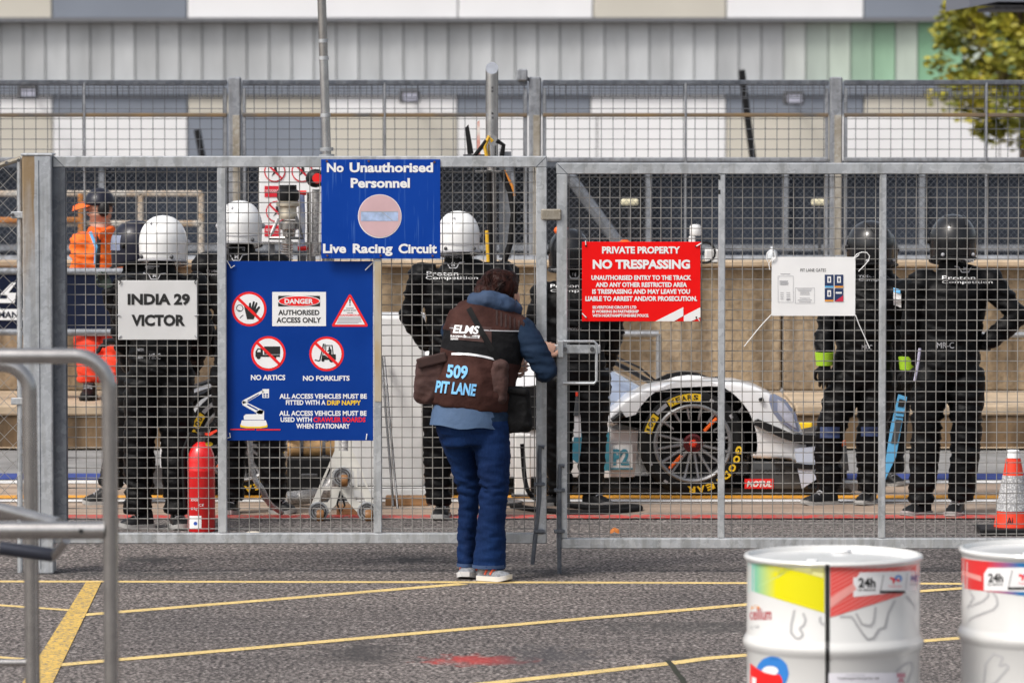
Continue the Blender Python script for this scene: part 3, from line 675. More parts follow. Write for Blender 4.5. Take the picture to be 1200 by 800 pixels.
# --- INDIA 29 VICTOR
DI = DG + 0.012
t = sign(138.5, 328.5, 231, 398, DI, M_SIGNG, 'pale grey metal sign with black gate code lettering on two lines'); L = at(DI - 0.004)
txt('INDIA 29', 149.5, 344, 222.5, 357.5, L, M_TXTK, t, 0.045); txt('VICTOR', 154, 368.5, 217, 382, L, M_TXTK, t, 0.045)
ties(t, [[(140, 333), (142, 330), (137, 325)], [(229, 333), (228, 330), (233, 325)]], DI - 0.008, M_TXTK); ties(t, [[(137, 369), (141, 370)], [(228, 370), (233, 369)], [(139, 396), (142, 393)], [(228, 393), (231, 396)]], DI - 0.006, M_TXTG)
# --- big blue sign
DBS = DG - 0.0
t = sign(265.5, 306, 437, 516, DG + 0.012, M_BLUE, 'large blue access sign with round prohibition symbols and white safety text'); D0 = DG + 0.012 - 0.0028
def L_(k): return D0 - 0.0009 * k
def prohib(cx, cy, r=20.3):
    pr(circ(cx, cy, r), L_(0), M_REDP, t, 'symbol_ring'); pr(circ(cx, cy, r * 0.86), L_(1), M_SIGNW, t, 'symbol_face')
def slash(cx, cy, r=18.5): pr(thickline(cx - r * 0.72, cy - r * 0.69, cx + r * 0.72, cy + r * 0.69, 3.2), L_(3), M_REDP, t, 'symbol_slash')
prohib(292, 362)
mb = MB(); f = at(L_(2))      # raised hand and little face
mb.flat([(286, 359), (288, 358.5), (291, 364), (292, 355), (294, 354.5), (294.5, 360.5), (296.5, 353), (298.6, 353.4), (297.2, 361), (300, 354), (301.8, 354.8), (299.6, 362.5), (303.5, 358.5), (305, 360), (300, 368), (297, 374), (289.5, 374)], f)
mb.flat(circ(281, 361, 4.2, 16), f, [circ(281, 361, 3.4, 16)[::-1]]); mb.flat(thickline(281, 372.5, 285, 369, 0.8), f); mb.flat(thickline(279, 363, 282, 364.5, 0.7), f)
mb.build('pictogram', M_TXTK, t, fixn=False); slash(292, 362)
pr(rect(319, 342, 382, 382), L_(0), M_SIGNW, t, 'print_panel'); pr(rect(326, 346.5, 375, 359), L_(1), M_TXTK, t, 'print_panel')
pr(circ(350.5, 352.8, 24.8, 40, 6.4), L_(2), M_SIGNW, t, 'print_panel'); pr(circ(350.5, 352.8, 23.6, 40, 5.6), L_(3), M_REDP, t, 'print_panel')
txt('DANGER', 333.5, 350, 367, 356, at(L_(4)), M_TXT, t, 0.035); txt('AUTHORISED', 326, 363, 374.3, 369.2, at(L_(1)), M_TXTK, t, 0.03); txt('ACCESS ONLY', 324, 371.8, 376.3, 378.2, at(L_(1)), M_TXTK, t, 0.03)
pr([(408, 346.5), (409.3, 345), (410.7, 345), (412, 346.5), (431, 380.6), (430.4, 382.6), (389.6, 382.6), (389, 380.6)], L_(0), M_REDP, t, 'symbol_ring')
pr([(410, 348.6), (427.6, 380.2), (392.4, 380.2)], L_(1), M_SIGNW, t, 'symbol_face')
mb = MB(); f = at(L_(2)); mb.flat([(409.2, 350.3), (410.9, 350.3), (410.5, 356), (409.6, 356)], f); mb.flat(circ(410.05, 357.5, 0.8, 10), f); mb.build('pictogram', M_TXTK, t, fixn=False)
txt('WARNING', 405.5, 360.6, 414.5, 361.8, at(L_(2)), M_TXTK, t, 0.03); txt('MOTOR SPORT', 402.6, 363, 417.3, 364.3, at(L_(2)), M_TXTK, t, 0.03); txt('CAN BE', 406.5, 366, 413.5, 367.2, at(L_(2)), M_TXTK, t, 0.03)
txt('DANGEROUS', 398.5, 368.2, 421.5, 370.2, at(L_(2)), M_REDP, t, 0.03)
mb = MB()
for j, yy in enumerate((371.6, 373.2, 374.8, 376.4, 378)): mb.flat(rect(396.5 - j * 0.4, yy, 422.5 + j * 0.4 - (j == 4) * 4, yy + 0.7), at(L_(2)))
mb.build('fine_print', M_TXTG, t, fixn=False)
prohib(314.5, 414); mb = MB(); f = at(L_(2))
mb.flat(rect(309.5, 405.8, 328.3, 415), f); mb.flat([(299.3, 417.5), (299.3, 412), (301.8, 408), (308, 408), (308, 415.6), (328, 415.6), (328, 418), (299.3, 418)], f, [[(301, 412.4), (302.5, 409.3), (305.3, 409.3), (305.3, 412.4)][::-1]])
for xx in (303, 321.5): mb.flat(circ(xx, 418.3, 2.5, 14), f)
mb.build('pictogram', M_TXTK, t, fixn=False); slash(314.5, 414)
prohib(382.7, 414.5); mb = MB(); f = at(L_(2))
mb.flat(thickline(379.3, 402.5, 374.5, 423, 1.4), f); mb.flat(thickline(381, 402.8, 377, 421.5, 0.8), f); mb.flat(thickline(368.8, 421.6, 374, 422.8, 1.3), f)
mb.flat([(377.2, 416), (381, 416), (384.5, 419), (384.5, 415), (393.5, 415), (393.5, 421.5), (377, 421.5)], f); mb.flat([(381.3, 404.2), (389.6, 404.2), (391, 415), (389.8, 415), (388.6, 405.2), (382.3, 405.2), (382, 414), (381, 414)], f)
mb.flat([(385.2, 406.3), (386.8, 406), (387, 408), (388.5, 410), (388.5, 415), (384.5, 415), (385.8, 412), (383, 411.5), (385, 410)], f)
for xx, rr in ((378.5, 1.9), (388.5, 2.7)): mb.flat(circ(xx, 421.8, rr, 14), f)
mb.build('pictogram', M_TXTK, t, fixn=False); slash(382.7, 414.5)
for (s_, a, b, c_, d, m) in (('NO ARTICS', 294, 439, 334.3, 445.3, M_TXT), ('NO FORKLIFTS', 355, 440, 409.7, 446, M_TXT), ('ALL ACCESS VEHICLES MUST BE', 327.5, 461.2, 429.8, 467, M_TXT), ('FITTED WITH A', 335, 468.6, 381.5, 474.3, M_TXT),
        ('DRIP NAPPY', 383.3, 468.8, 423, 474.5, M_YELP), ('ALL ACCESS VEHICLES MUST BE', 327.2, 481, 429.5, 487, M_TXT), ('USED WITH', 328.7, 488.6, 365.5, 494.3, M_TXT), ('CRAWLER BOARDS', 367.2, 488.6, 428.3, 494.4, M_REDP), ('WHEN STATIONARY', 347, 496, 410.3, 502, M_TXT)):
    txt(s_, a, b, c_, d, at(L_(0)), m, t, 0.034)
mb = MB(); f = at(L_(0))
mb.flat([(283.4, 492.2), (311.6, 492.2), (313, 497), (313, 500.2), (282, 500.2), (282, 497)], f); mb.flat([(286, 491.6), (285.5, 487.5), (288, 485.2), (300.5, 485), (300.5, 482), (304, 480), (309.4, 481), (309.4, 491.6)], f)
mb.flat([(307.5, 485), (303, 485), (284.5, 474.5), (283.4, 471.5), (285.5, 469.5), (288.5, 471), (309, 481)], f, [[(289, 474.3), (290.5, 473.2), (302.5, 479.5), (301.5, 481)][::-1]])
mb.flat([(285, 473), (283.6, 470.5), (285, 468.8), (307.6, 457), (309.5, 459.2), (288, 472)], f, [[(289.5, 469), (303, 461.2), (303.8, 462), (290.5, 470)][::-1]])
mb.flat(rect(307.4, 455.6, 315.2, 466), f, [rect(308.6, 461, 310.8, 462.8)[::-1], rect(311.9, 461, 314.1, 462.8)[::-1], rect(308.6, 463.6, 310.8, 465.2)[::-1], rect(311.9, 463.6, 314.1, 465.2)[::-1]])
mb.build('pictogram', M_TXT, t, fixn=False)
pr([(281.5, 497), (284, 498.6), (291, 499.6), (304, 499.6), (311, 498.6), (313.4, 497), (313.2, 500.4), (306, 501.4), (289, 501.4), (281.6, 500.4)], L_(1), M_YELP, t); pr(rect(270, 502.2, 298.6, 503.6), L_(1), M_REDP, t); pr(rect(300.2, 502.5, 328.6, 504), L_(1), M_REDP, t)
ties(t, [[(265.5, 305), (271, 314), (275, 311)], [(439, 306), (432, 312.5), (428, 316.5)], [(269, 507), (270, 512), (266, 513)], [(430, 508), (429, 515)]], D0 - 0.008)
# --- No Unauthorised Personnel
DU = DG - 0.034
t = sign(376.5, 186.8, 516, 303, DU, M_BLUES, 'blue sign with faded pink no entry disc and white circuit warning text'); f = at(DU - 0.004)
for (s_, a, b, c_, d) in (('No', 383, 191, 402.7, 202), ('Unauthorised', 409.7, 190.6, 507.5, 202.2), ('Personnel', 411, 208.8, 480.3, 220.3), ('Live', 378.5, 285.6, 405.6, 296.7), ('Racing', 413.4, 285.6, 460, 300), ('Circuit', 467, 285.6, 512, 297)):
    txt(s_, a, b, c_, d, f, M_TXT, t, 0.036)
pr(circ(445, 253.4, 25.6, 48), DU - 0.0035, M_TXT, t, 'symbol_ring'); pr(circ(445, 253.2, 24.8, 48), DU - 0.0045, M_PINK, t, 'symbol_face'); pr(rect(423, 248, 466.5, 259), DU - 0.0055, M_PALEB, t, 'symbol_bar')
pr(rect(423, 247.6, 466.5, 248.4), DU - 0.006, M_TXTG, t, 'symbol_edge'); pr(thickline(447, 248, 460, 258.5, 0.6), DU - 0.0062, M_TXTG, t, 'symbol_scratch')
for (x, y) in ((383, 189), (509, 190), (446, 299.5), (432, 189), (383.5, 299.5), (507, 299.8)):
    MB().lathe([(0.0008, -0.005), (0.005, -0.005), (0.006, 0), (0.0008, 0)], W(x, y, DU - 0.002), 8, 'Y').build('rivet', mat('rusty_rivet', (0.12, 0.05, 0.03), 0.7), t)
MB().box(W(445, 244, DG - 0.03), (0.45, 0.004, 0.03)).build('back_strap', M_GALV, t)
# --- red trespass sign
DRS = DG + 0.012
t = sign(682, 283.4, 821, 376.5, DRS, M_SIGNR, 'bright red trespass warning sign with white block lettering'); f = at(DRS - 0.004)
for (s_, a, b, c_, d, bo) in (('PRIVATE PROPERTY', 705.5, 288.8, 797, 297.2, .03), ('NO TRESPASSING', 694.6, 304.2, 808.6, 315.2, .034), ('UNAUTHORISED ENTRY TO THE TRACK', 693, 322.5, 810, 328.2, .03), ('AND ANY OTHER RESTRICTED AREA', 698, 330.7, 805, 336.4, .03),
        ('IS TRESPASSING AND MAY LEAVE YOU', 694, 338.7, 808.6, 344.4, .03), ('LIABLE TO ARREST AND/OR PROSECUTION.', 686, 347, 817, 352.8, .03), ('SILVERSTONE CIRCUITS LTD', 694.3, 358.2, 745.8, 361.7, .03), ('IS WORKING IN PARTNERSHIP', 694.3, 363.2, 748.6, 366.6, .03), ('WITH NORTHAMPTONSHIRE POLICE.', 694.3, 367.9, 760.4, 371.4, .03)):
    txt(s_, a, b, c_, d, f, M_TXT, t, bo + 0.012)
pr([(768, 376.3), (800.8, 359.8), (800.8, 370), (790, 376.3)], DRS - 0.004, M_TXT, t); pr([(801.3, 376.3), (801.3, 370), (820.8, 360), (820.8, 371.5), (810, 376.3)], DRS - 0.004, M_TXT, t)
ties(t, [[(686, 282), (686.5, 287)], [(822, 285), (816, 288.5)], [(682, 367), (687, 372)], [(817, 372), (820, 376)]], DRS - 0.008)
for (x, y) in ((686.5, 288), (815.5, 288.5), (686.5, 371.5), (816, 371.8)): MB().lathe([(0.0008, -0.003), (0.005, -0.003), (0.005, 0), (0.0008, 0)], W(x, y, DRS - 0.003), 8, 'Y').build('eyelet', M_TXTK, t)
# --- white paper notice
DN = DG + 0.012
t = sign(904, 301, 1002.5, 370, DN, M_SIGNW, 'white paper notice about lane gates tied on with loose white string', th=0.0016); f = at(DN - 0.003)
txt('PIT LANE GATES', 938, 314.6, 968, 318.3, f, M_TXTK, t, 0.0)
def outline(x0, y0, x1, y1, w_=0.35): pr(rect(x0, y0, x1, y1), DN - 0.003, M_TXTG, t, 'print_box', [rect(x0 + w_, y0 + w_, x1 - w_, y1 - w_)[::-1]])
outline(911.5, 323.3, 929.8, 354.3); outline(931.7, 337, 954.5, 355.5)
mb = MB(); rg = random.Random(4)
for yy in (328.8, 330.2, 331.6, 333): mb.flat(rect(913.5, yy, 913.5 + rg.uniform(9, 13.5), yy + 0.7), f)
for yy in (342.5, 345, 347.3, 349.6): mb.flat(rect(914.3, yy, 918.3, yy + 0.6), f); mb.flat(rect(921.5, yy, 926, yy + 0.6 + (yy > 349) * 1.4), f)
for yy in (338.6, 340.6, 342.4, 344.4, 349, 351.2, 353.2): q = rg.uniform(1, 5); mb.flat(rect(933 + q, yy, 953.2 - q, yy + 0.6), f)
mb.flat(rect(914.5, 320.6, 926, 321.2), f); mb.build('fine_print', M_TXTG, t, fixn=False)
M_CARD = mat('navy_print', (0.012, 0.03, 0.10), 0.5); M_ORP = mat('orange_print', (0.75, 0.30, 0.04), 0.5); M_CRIM = mat('crimson_print', (0.55, 0.02, 0.06), 0.5)
for (a, b, lo) in ((966.5, 321.8, M_CYAN), (978, 321.8, M_ORP), (966.5, 338, M_ORP), (978, 338, None)):
    pr(rect(a, b, a + 10.2, b + 15.2), DN - 0.003, M_CARD, t, 'print_card')
    if lo: pr(rect(a, b + 13.2, a + 10.2, b + 15.2), DN - 0.004, lo, t, 'print_card'); pr(rect(a + 3, b + 2, a + 7.4, b + 9.5), DN - 0.004, M_TXT, t, 'print_card'); pr(rect(a + 4.4, b + 4, a + 6, b + 8), DN - 0.005, M_CARD, t, 'print_card')
    else: pr([(a, b + 15.2), (a + 10.2, b + 8), (a + 10.2, b + 15.2)], DN - 0.004, M_CRIM, t, 'print_card'); pr(rect(a + 1.5, b + 4, a + 8.5, b + 6), DN - 0.004, M_TXT, t, 'print_card')
ties(t, [[(1001, 301.5), (1004, 298), (1010, 295.5), (1016, 296), (1019, 300), (1018, 305), (1013, 311), (1006, 318)], [(1001, 303), (1007, 298.5)], [(905, 303), (901, 309), (898, 303), (899, 296), (903, 294), (908, 296), (909, 302), (905, 306)], [(901, 309), (902, 316)],
    [(904.5, 368), (896, 377), (888, 386), (872, 406)], [(1002.5, 369), (1007, 381), (1013, 394), (1019, 408)]], DN - 0.008, M_TXT, 0.0026)

# ================================================================== PEOPLE
def shoe(parent, toe, heel, m_up, m_sole, wd=0.05, h=0.10, accent=None):
    toe = Vector(toe); heel = Vector(heel); d = toe - heel; d.z = 0; ln = d.length; d.normalize(); sd_ = Vector((-d.y, d.x, 0)); z0 = heel.z
    up = MB(); so = MB(); ru = []; rs = []
    for (u, w_, hh) in ((0.0, 0.55, 0.62), (0.04, 0.78, 0.95), (0.2, 0.86, 1.0), (0.38, 0.84, 0.86), (0.55, 0.92, 0.66), (0.75, 1.0, 0.55), (0.92, 0.8, 0.46), (1.0, 0.45, 0.34)):
        c_ = heel + d * (ln * u); ring = []
        for j in range(12):
            a = math.pi * j / 11; ring.append(c_ + sd_ * (math.cos(a) * wd * w_) + Vector((0, 0, 0.020 + math.sin(a) ** 0.7 * (hh * h - 0.020))))
        ru.append(ring)
        cs = heel + d * (ln * (u * 1.06 - 0.03)); k_ = 1.1
        lift = 0.012 * max(0, u - 0.8) / 0.2
        rs.append([cs + sd_ * (x_ * wd * w_ * k_) + Vector((0, 0, z_ + lift)) for x_, z_ in ((-1, 0), (1, 0), (1.05, 0.024), (-1.05, 0.024))])
    up.rings(ru); o = up.build('shoe', m_up, parent, smooth=True)
    so.rings(rs); so.build('sole', m_sole, o, smooth=True)
    lc = MB()
    for u in (0.42, 0.5, 0.58):
        c_ = heel + d * (ln * u); hh = 0.104 * (1 - (u - 0.3) * 1.35) * h / 0.1
        lc.tube([c_ + sd_ * (0.028 * q) + Vector((0, 0, hh - abs(q) * 0.006)) for q in (-1, 0, 1)], 0.0045, 5)
    lc.build('laces', accent or M_TXTG, o)
    if accent:
        st = MB()
        for u in (0.3, 0.48):
            for q in (-1, 1):
                a = heel + d * (ln * u) + sd_ * (q * wd * 0.9) + Vector((0, 0, 0.032)); b = heel + d * (ln * (u + 0.1)) + sd_ * (q * wd * 0.68) + Vector((0, 0, 0.075)); st.tube([a, b], 0.006, 5)
        st.build('stripe', accent, o)
    return o
def hand(parent, wrist, direction, palm_n, m, name='glove', curl=0.6, sc=1.0, flip=1):
    d = Vector(direction).normalized(); n = Vector(palm_n); n = (n - d * n.dot(d)).normalized(); s_ = d.cross(n) * flip
    w_ = Vector(wrist); mb = MB()
    mb.tube([w_ - d * 0.03 * sc, w_ + d * 0.02 * sc, w_ + d * 0.06 * sc, w_ + d * 0.095 * sc], [(0.026 * sc, 0.03 * sc), (0.022 * sc, 0.036 * sc), (0.02 * sc, 0.043 * sc), (0.014 * sc, 0.04 * sc)], 10, side=n)
    for off, ln in ((-0.030, 0.072), (-0.010, 0.082), (0.010, 0.078), (0.030, 0.062)):
        p = w_ + d * 0.088 * sc + s_ * off * sc; q = d.copy(); pts = [p - d * 0.02 * sc]
        for kk in range(3):
            q = (q * math.cos(curl) + n * math.sin(curl)).normalized(); pts.append(pts[-1] + q * ln * sc * (0.5, 0.33, 0.3)[kk] * (1.25 if kk == 0 else 1))
        mb.tube(pts, [0.0115 * sc, 0.011 * sc, 0.010 * sc, 0.0075 * sc], 7)
    p = w_ + d * 0.03 * sc - s_ * 0.034 * sc
    mb.tube([p + s_ * 0.012 * sc, p + d * 0.02 * sc - s_ * 0.018 * sc + n * 0.006 * sc, p + d * 0.05 * sc - s_ * 0.024 * sc + n * 0.02 * sc, p + d * 0.07 * sc - s_ * 0.012 * sc + n * 0.036 * sc], [0.015 * sc, 0.0135 * sc, 0.0115 * sc, 0.008 * sc], 7)
    return mb.build(name, m, parent, smooth=True)
def helmet(parent, c, m, face, sc=1.0, tilt=0.0, white=False, extra=None):
    c = Vector(c); fa = Vector(face).normalized(); fa.z = 0; fa.normalize()
    rt = Matrix((( -fa.y, fa.x, 0), (fa.x, fa.y, 0), (0, 0, 1))).transposed()      # local x = right, local y = forward
    rt = rt @ Matrix.Rotation(tilt, 3, 'X')
    def T(p): return c + rt @ (Vector(p) * sc)
    mb = MB(); rr = []; n = 28; mlev = 14
    for i in range(mlev + 1):
        t_ = i / mlev; ring = []
        for j in range(n):
            a = 2 * math.pi * j / n; ca, sa = math.cos(a), math.sin(a)
            zb_ = -0.105 - 0.035 * max(0, sa) + 0.012 * max(0, -sa)      # chin bar lower at the front
            zt_ = 0.142; ph = t_ * math.pi / 2
            if t_ < 0.45: z_ = zb_ + (0.0 - zb_) * (t_ / 0.45); fr_ = 0.965 + 0.035 * math.sin(t_ / 0.45 * math.pi / 2)
            else: ph = (t_ - 0.45) / 0.55 * math.pi / 2; z_ = zt_ * math.sin(ph); fr_ = max(0.012, math.cos(ph) ** 0.92)
            ry = 0.150 if sa > 0 else 0.146
            ring.append(T((0.128 * fr_ * ca, ry * fr_ * sa, z_)))
        rr.append(ring)
    mb.rings(rr, True); h = mb.build('helmet', m, parent, smooth='all')
    low = [T((0.129 * math.cos(2 * math.pi * j / 28), (0.151 if math.sin(2 * math.pi * j / 28) > 0 else 0.147) * math.sin(2 * math.pi * j / 28), -0.105 - 0.035 * max(0, math.sin(2 * math.pi * j / 28)) + 0.012 * max(0, -math.sin(2 * math.pi * j / 28)))) for j in range(29)]
    MB().tube(low, 0.006, 6).build('rim_trim', M_BLACKP if not white else M_TXTG, h, smooth=True)
    vis = MB(); vr = []
    for zz in (-0.035, 0.0, 0.03, 0.055):
        fr_ = math.cos(math.asin(min(1, max(0, zz) / 0.142))) * 1.012
        vr.append([T((0.129 * fr_ * math.sin(a_), 0.151 * fr_ * math.cos(a_), zz)) for a_ in [R(-68 + 136 * j / 14) for j in range(15)]])
    vis.rings(vr, False, False).build('visor', M_LENS if not white else M_BLACKP, h, smooth='all', fixn=False)
    for sx in (-1, 1):
        MB().ball(T((sx * 0.127, 0.035, -0.005)), 0.016 * sc, 10, 6).build('visor_pivot', M_BLACKP if not white else M_TXTG, h, smooth='all')
        MB().ball(T((sx * 0.085, -0.112, -0.078)), 0.011 * sc, 8, 6).build('strap_bolt', M_STEELD if white else M_TXTG, h, smooth='all')
    if white:
        MB().tube([T((0.126 * math.cos(a_), -0.146 * math.sin(a_) * 1.0, -0.055)) for a_ in [R(25 + 130 * j / 12) for j in range(13)]], 0.0025, 4).build('shell_seam', M_TXTG, h)
        MB().tube([T((0.03, -0.100, 0.108)), T((0.03, -0.112, 0.094)), T((0.038, -0.105, 0.102))], 0.004, 5).build('vent', M_TXTG, h)
    else:
        for xx in (-0.05, 0.05): MB().tube([T((xx, -0.02, 0.132)), T((xx, -0.075, 0.116)), T((xx * 0.9, -0.115, 0.08))], [0.008, 0.010, 0.004], 6).build('vent', m, h, smooth=True)
        MB().tube([T((-0.10, 0.06, 0.068)), T((-0.09, -0.02, 0.099)), T((-0.06, -0.08, 0.098))], 0.003, 5).build('trim_line', mat('blue_grey_trim', (0.12, 0.17, 0.28), 0.3), h)
    if extra: extra(T, h)
    return h
ell = lambda a, b: (a, b)
def person(label, D, J, root, helm=None, face=(0, 1, 0), suit=M_SUIT, bulk=1.0, group=None, wr=0.008, legs=True, collar=True):
    """J: joints as (pixel x, pixel y, extra depth)."""
    P = {k_: W(v[0], v[1], D + (v[2] if len(v) > 2 else 0)) for k_, v in J.items()}
    rt = G(root[0], root[1]) if len(root) == 2 else W(root[0], root[1], root[2])
    t = thing('person', rt, label, 'person', group)
    sv = (P['sr'] - P['sl']); sv.normalize()
    b = bulk; mb = MB(); pv = P['pelvis']; nk = P['neck']; ms = (P['sl'] + P['sr']) / 2; hw = (P['sr'] - P['sl']).length / 2
    cr_ = pv - Vector((0, 0, 0.07))
    mb.tube([cr_, pv, pv.lerp(ms, 0.33), pv.lerp(ms, 0.66), pv.lerp(ms, 0.88), ms + Vector((0, 0, 0.02)), ms.lerp(nk, 0.6) + Vector((0, 0, 0.02)), nk, P['head']],
            [(0.13 * b, 0.10 * b), (0.172 * b, 0.125 * b), (0.165 * b, 0.12 * b), (max(0.175, hw * 0.88) * b, 0.13 * b), (max(0.18, hw * 0.95) * b, 0.128 * b), (hw * 0.92, 0.105 * b), (0.105, 0.085), (0.068, 0.07), (0.06, 0.07)], 20, side=sv)
    mb.ball(P['head'], (0.076, 0.098, 0.12), 14, 10)
    for q in ('l', 'r'):
        s0, e0, w0 = P['s' + q], P['e' + q], P['w' + q]
        ins = s0.lerp(ms, 0.35)
        mb.tube([ins, s0, s0.lerp(e0, 0.5), e0, e0.lerp(w0, 0.35), w0], [0.075 * b, 0.078 * b, 0.066 * b, 0.058 * b, 0.058 * b, 0.042 * b], 12)
        mb.ball(s0, 0.078 * b, 12, 8); mb.ball(e0, 0.058 * b, 12, 8)
        h0, k0, a0 = P['h' + q], P['k' + q], P['a' + q]
        mb.tube([h0 + Vector((0, 0, 0.06)), h0, h0.lerp(k0, 0.5), k0, k0.lerp(a0, 0.35), k0.lerp(a0, 0.75), a0], [(0.095 * b, 0.10 * b), (0.105 * b, 0.112 * b), 0.093 * b, 0.08 * b, 0.078 * b, 0.07 * b, 0.072 * b], 14)
        mb.ball(k0, 0.08 * b, 12, 8)
    me = remesh(mb, 0.0115, 4); wrinkle(me, wr * 1.25, (5, 5, 17))
    bv = bvh_of(me); body = mesh_obj(me, 'body', suit, t)
    if collar: MB().tube([ms.lerp(nk, 0.55) + Vector((0, 0, 0.015)), nk - Vector((0, 0, 0.005)), nk + Vector((0, 0, 0.03))], [(0.098, 0.088), (0.082, 0.082), (0.078, 0.08)], 16, side=sv).build('collar', suit, t, smooth=True)
    if helm: helm(t, P)
    return t, P, bv
def px_shoes(t, D, lst, up=M_BLACKP, sole=M_SOLEW, h=0.11, accent=None, ln=None, z=0.0):
    for (hx, tx, dy0, dy1) in lst:
        a = W(hx, 500, D + dy0); b_ = W(tx, 500, D + dy1); a.z = b_.z = z
        shoe(t, b_, a, up, sole, 0.048, h, accent)
def backprint(t, bv, lines, D):
    f = on(bv, 0.005, D)
    for (s_, x0, y0, x1, y1, m) in lines: txt(s_, x0, y0, x1, y1, f, m, t, 0.0, 'back_lettering')
def neckpatch(t, bv, x, y, D):
    f = on(bv, 0.006, D); mb = MB()
    for l in ((x - 10, y - 5, x + 10, y - 5), (x - 10, y - 5, x - 9, y - 1), (x + 10, y - 5, x + 9, y - 1), (x - 13, y + 3, x - 7, y + 4), (x + 13, y + 3, x + 7, y + 4), (x - 7, y + 4, x - 4, y + 10), (x + 7, y + 4, x + 4, y + 10), (x - 4, y + 10, x + 4, y + 10)):
        mb.flat(thickline(*l, 1.1), f)
    mb.build('neck_patch', M_TXTG, t, fixn=False); txt('PROTON', x - 8, y - 4, x + 8, y - 1.6, f, M_TXTG, t, 0, 'neck_lettering'); txt('M', x - 2, y + 3.6, x + 2, y + 8, f, M_TXTG, t, 0.03, 'neck_lettering')
def H(m, face=(0, 1, 0), sc=1.0, white=False, tilt=0.0, dz=0.0, extra=None): return lambda t, P: helmet(t, P['head'] + Vector((0, 0, dz)), m, face, sc, tilt, white, extra)

# crew behind the INDIA sign
t, P, bv = person('crew member in white helmet and black overalls standing behind the small gate code sign', 25.8,
    dict(head=(191, 283), neck=(189, 317), sl=(152, 336), sr=(228, 336), el=(143, 388, .05), er=(236, 388, .05), wl=(153, 430, .22), wr=(226, 430, .22), pelvis=(187, 432), hl=(169, 445), hr=(206, 445), kl=(163, 525, .02), kr=(207, 525, .02), al=(161, 600, .03), ar=(208, 600, .03)), (185, 620), H(M_HWHITE, (0.25, 1, 0), 1.02, True), wr=0.010)
px_shoes(t, 25.8, [(178, 141, .05, -.03), (206, 214, .08, -.1)])
for q in ('l', 'r'): hand(t, P['w' + q], (0.1, 1, 0.15), (0.8 if q == 'l' else -0.8, 0, -0.4), M_BLACKP)
neckpatch(t, bv, 181, 317, 25.7); backprint(t, bv, [('MR-C', 175, 414, 188, 421, M_TXTG), ('PROTON', 160, 408, 168, 411, M_TXTG), ('CREW', 160, 417, 168, 420, M_TXTG)], 25.7)
# crew in navy helmet behind him, facing left
t, P, bv = person('crew member in dark navy helmet, mostly hidden behind the one at the code sign', 27.35,
    dict(head=(159, 286), neck=(160, 318), sl=(148, 335, -.2), sr=(172, 335, .2), el=(140, 375, -.2), er=(165, 380, .2), wl=(128, 338, -.22), wr=(140, 400, .1), pelvis=(163, 440), hl=(160, 448, -.09), hr=(166, 448, .09), kl=(146, 515, -.08), kr=(165, 520, .09), al=(128, 570, -.08), ar=(166, 578, .09)), (160, 591), H(M_HNAVY, (-1, 0.25, 0), 0.98))
px_shoes(t, 27.35, [(128, 97, -.08, -.1), (176, 150, .1, .08)])
hand(t, P['wl'], (-0.5, 0, 1), (0, -1, 0), mat('grey_green_glove', (0.06, 0.08, 0.065), 0.8), sc=0.8); hand(t, P['wr'], (-1, 0, 0), (0, 0, -1), M_BLACKP)
# crew behind the blue sign
t, P, bv = person('crew member in white helmet and black overalls half hidden behind the large blue sign', 26.7,
    dict(head=(281, 264), neck=(283, 297), sl=(241, 312), sr=(327, 314), el=(233, 368, .05), er=(336, 368, .05), wl=(250, 412, .2), wr=(322, 405, .25), pelvis=(287, 430), hl=(268, 442), hr=(306, 442), kl=(272, 512), kr=(318, 508), al=(271, 585), ar=(322, 585)), (295, 602), H(M_HWHITE, (0.05, 1, 0), 1.0, True))
px_shoes(t, 26.7, [(272, 266, .1, -.16), (318, 345, .02, -.04)])
for q in ('l', 'r'): hand(t, P['w' + q], (0.1, 1, 0.1), (0.8 if q == 'l' else -0.8, 0, -0.4), M_BLACKP)
neckpatch(t, bv, 277, 295, 26.6); f = on(bv, 0.006, 26.6)
for yy in (315.5, 320): txt('Proton' if yy < 317 else 'Comp', 242, yy, 258, yy + 3.4, f, M_TXTG, t, 0, 'back_lettering')
# crew in the middle
t, P, bv = person('crew member in white helmet seen past the photographer, white team lettering across the back', 26.45,
    dict(head=(537, 275), neck=(537, 306), sl=(494, 325), sr=(586, 323), el=(480, 368, .08), er=(600, 372, .05), wl=(500, 405, .28), wr=(588, 415, .25), pelvis=(538, 438), hl=(517, 450), hr=(560, 450), kl=(513, 522), kr=(566, 522), al=(514, 590), ar=(578, 588)), (540, 606), H(M_HWHITE, (-0.1, 1, 0), 0.95, True), wr=0.009)
px_shoes(t, 26.45, [(520, 514, .1, -.17), (575, 580, .1, -.17)])
for q in ('l', 'r'): hand(t, P['w' + q], (0.1, 1, 0.1), (0.8 if q == 'l' else -0.8, 0, -0.4), M_BLACKP)
neckpatch(t, bv, 531, 304, 26.3); backprint(t, bv, [('Proton', 500, 318, 537, 323, M_TXT), ('Competition', 499, 323.5, 560, 328.5, M_TXT)], 26.3)
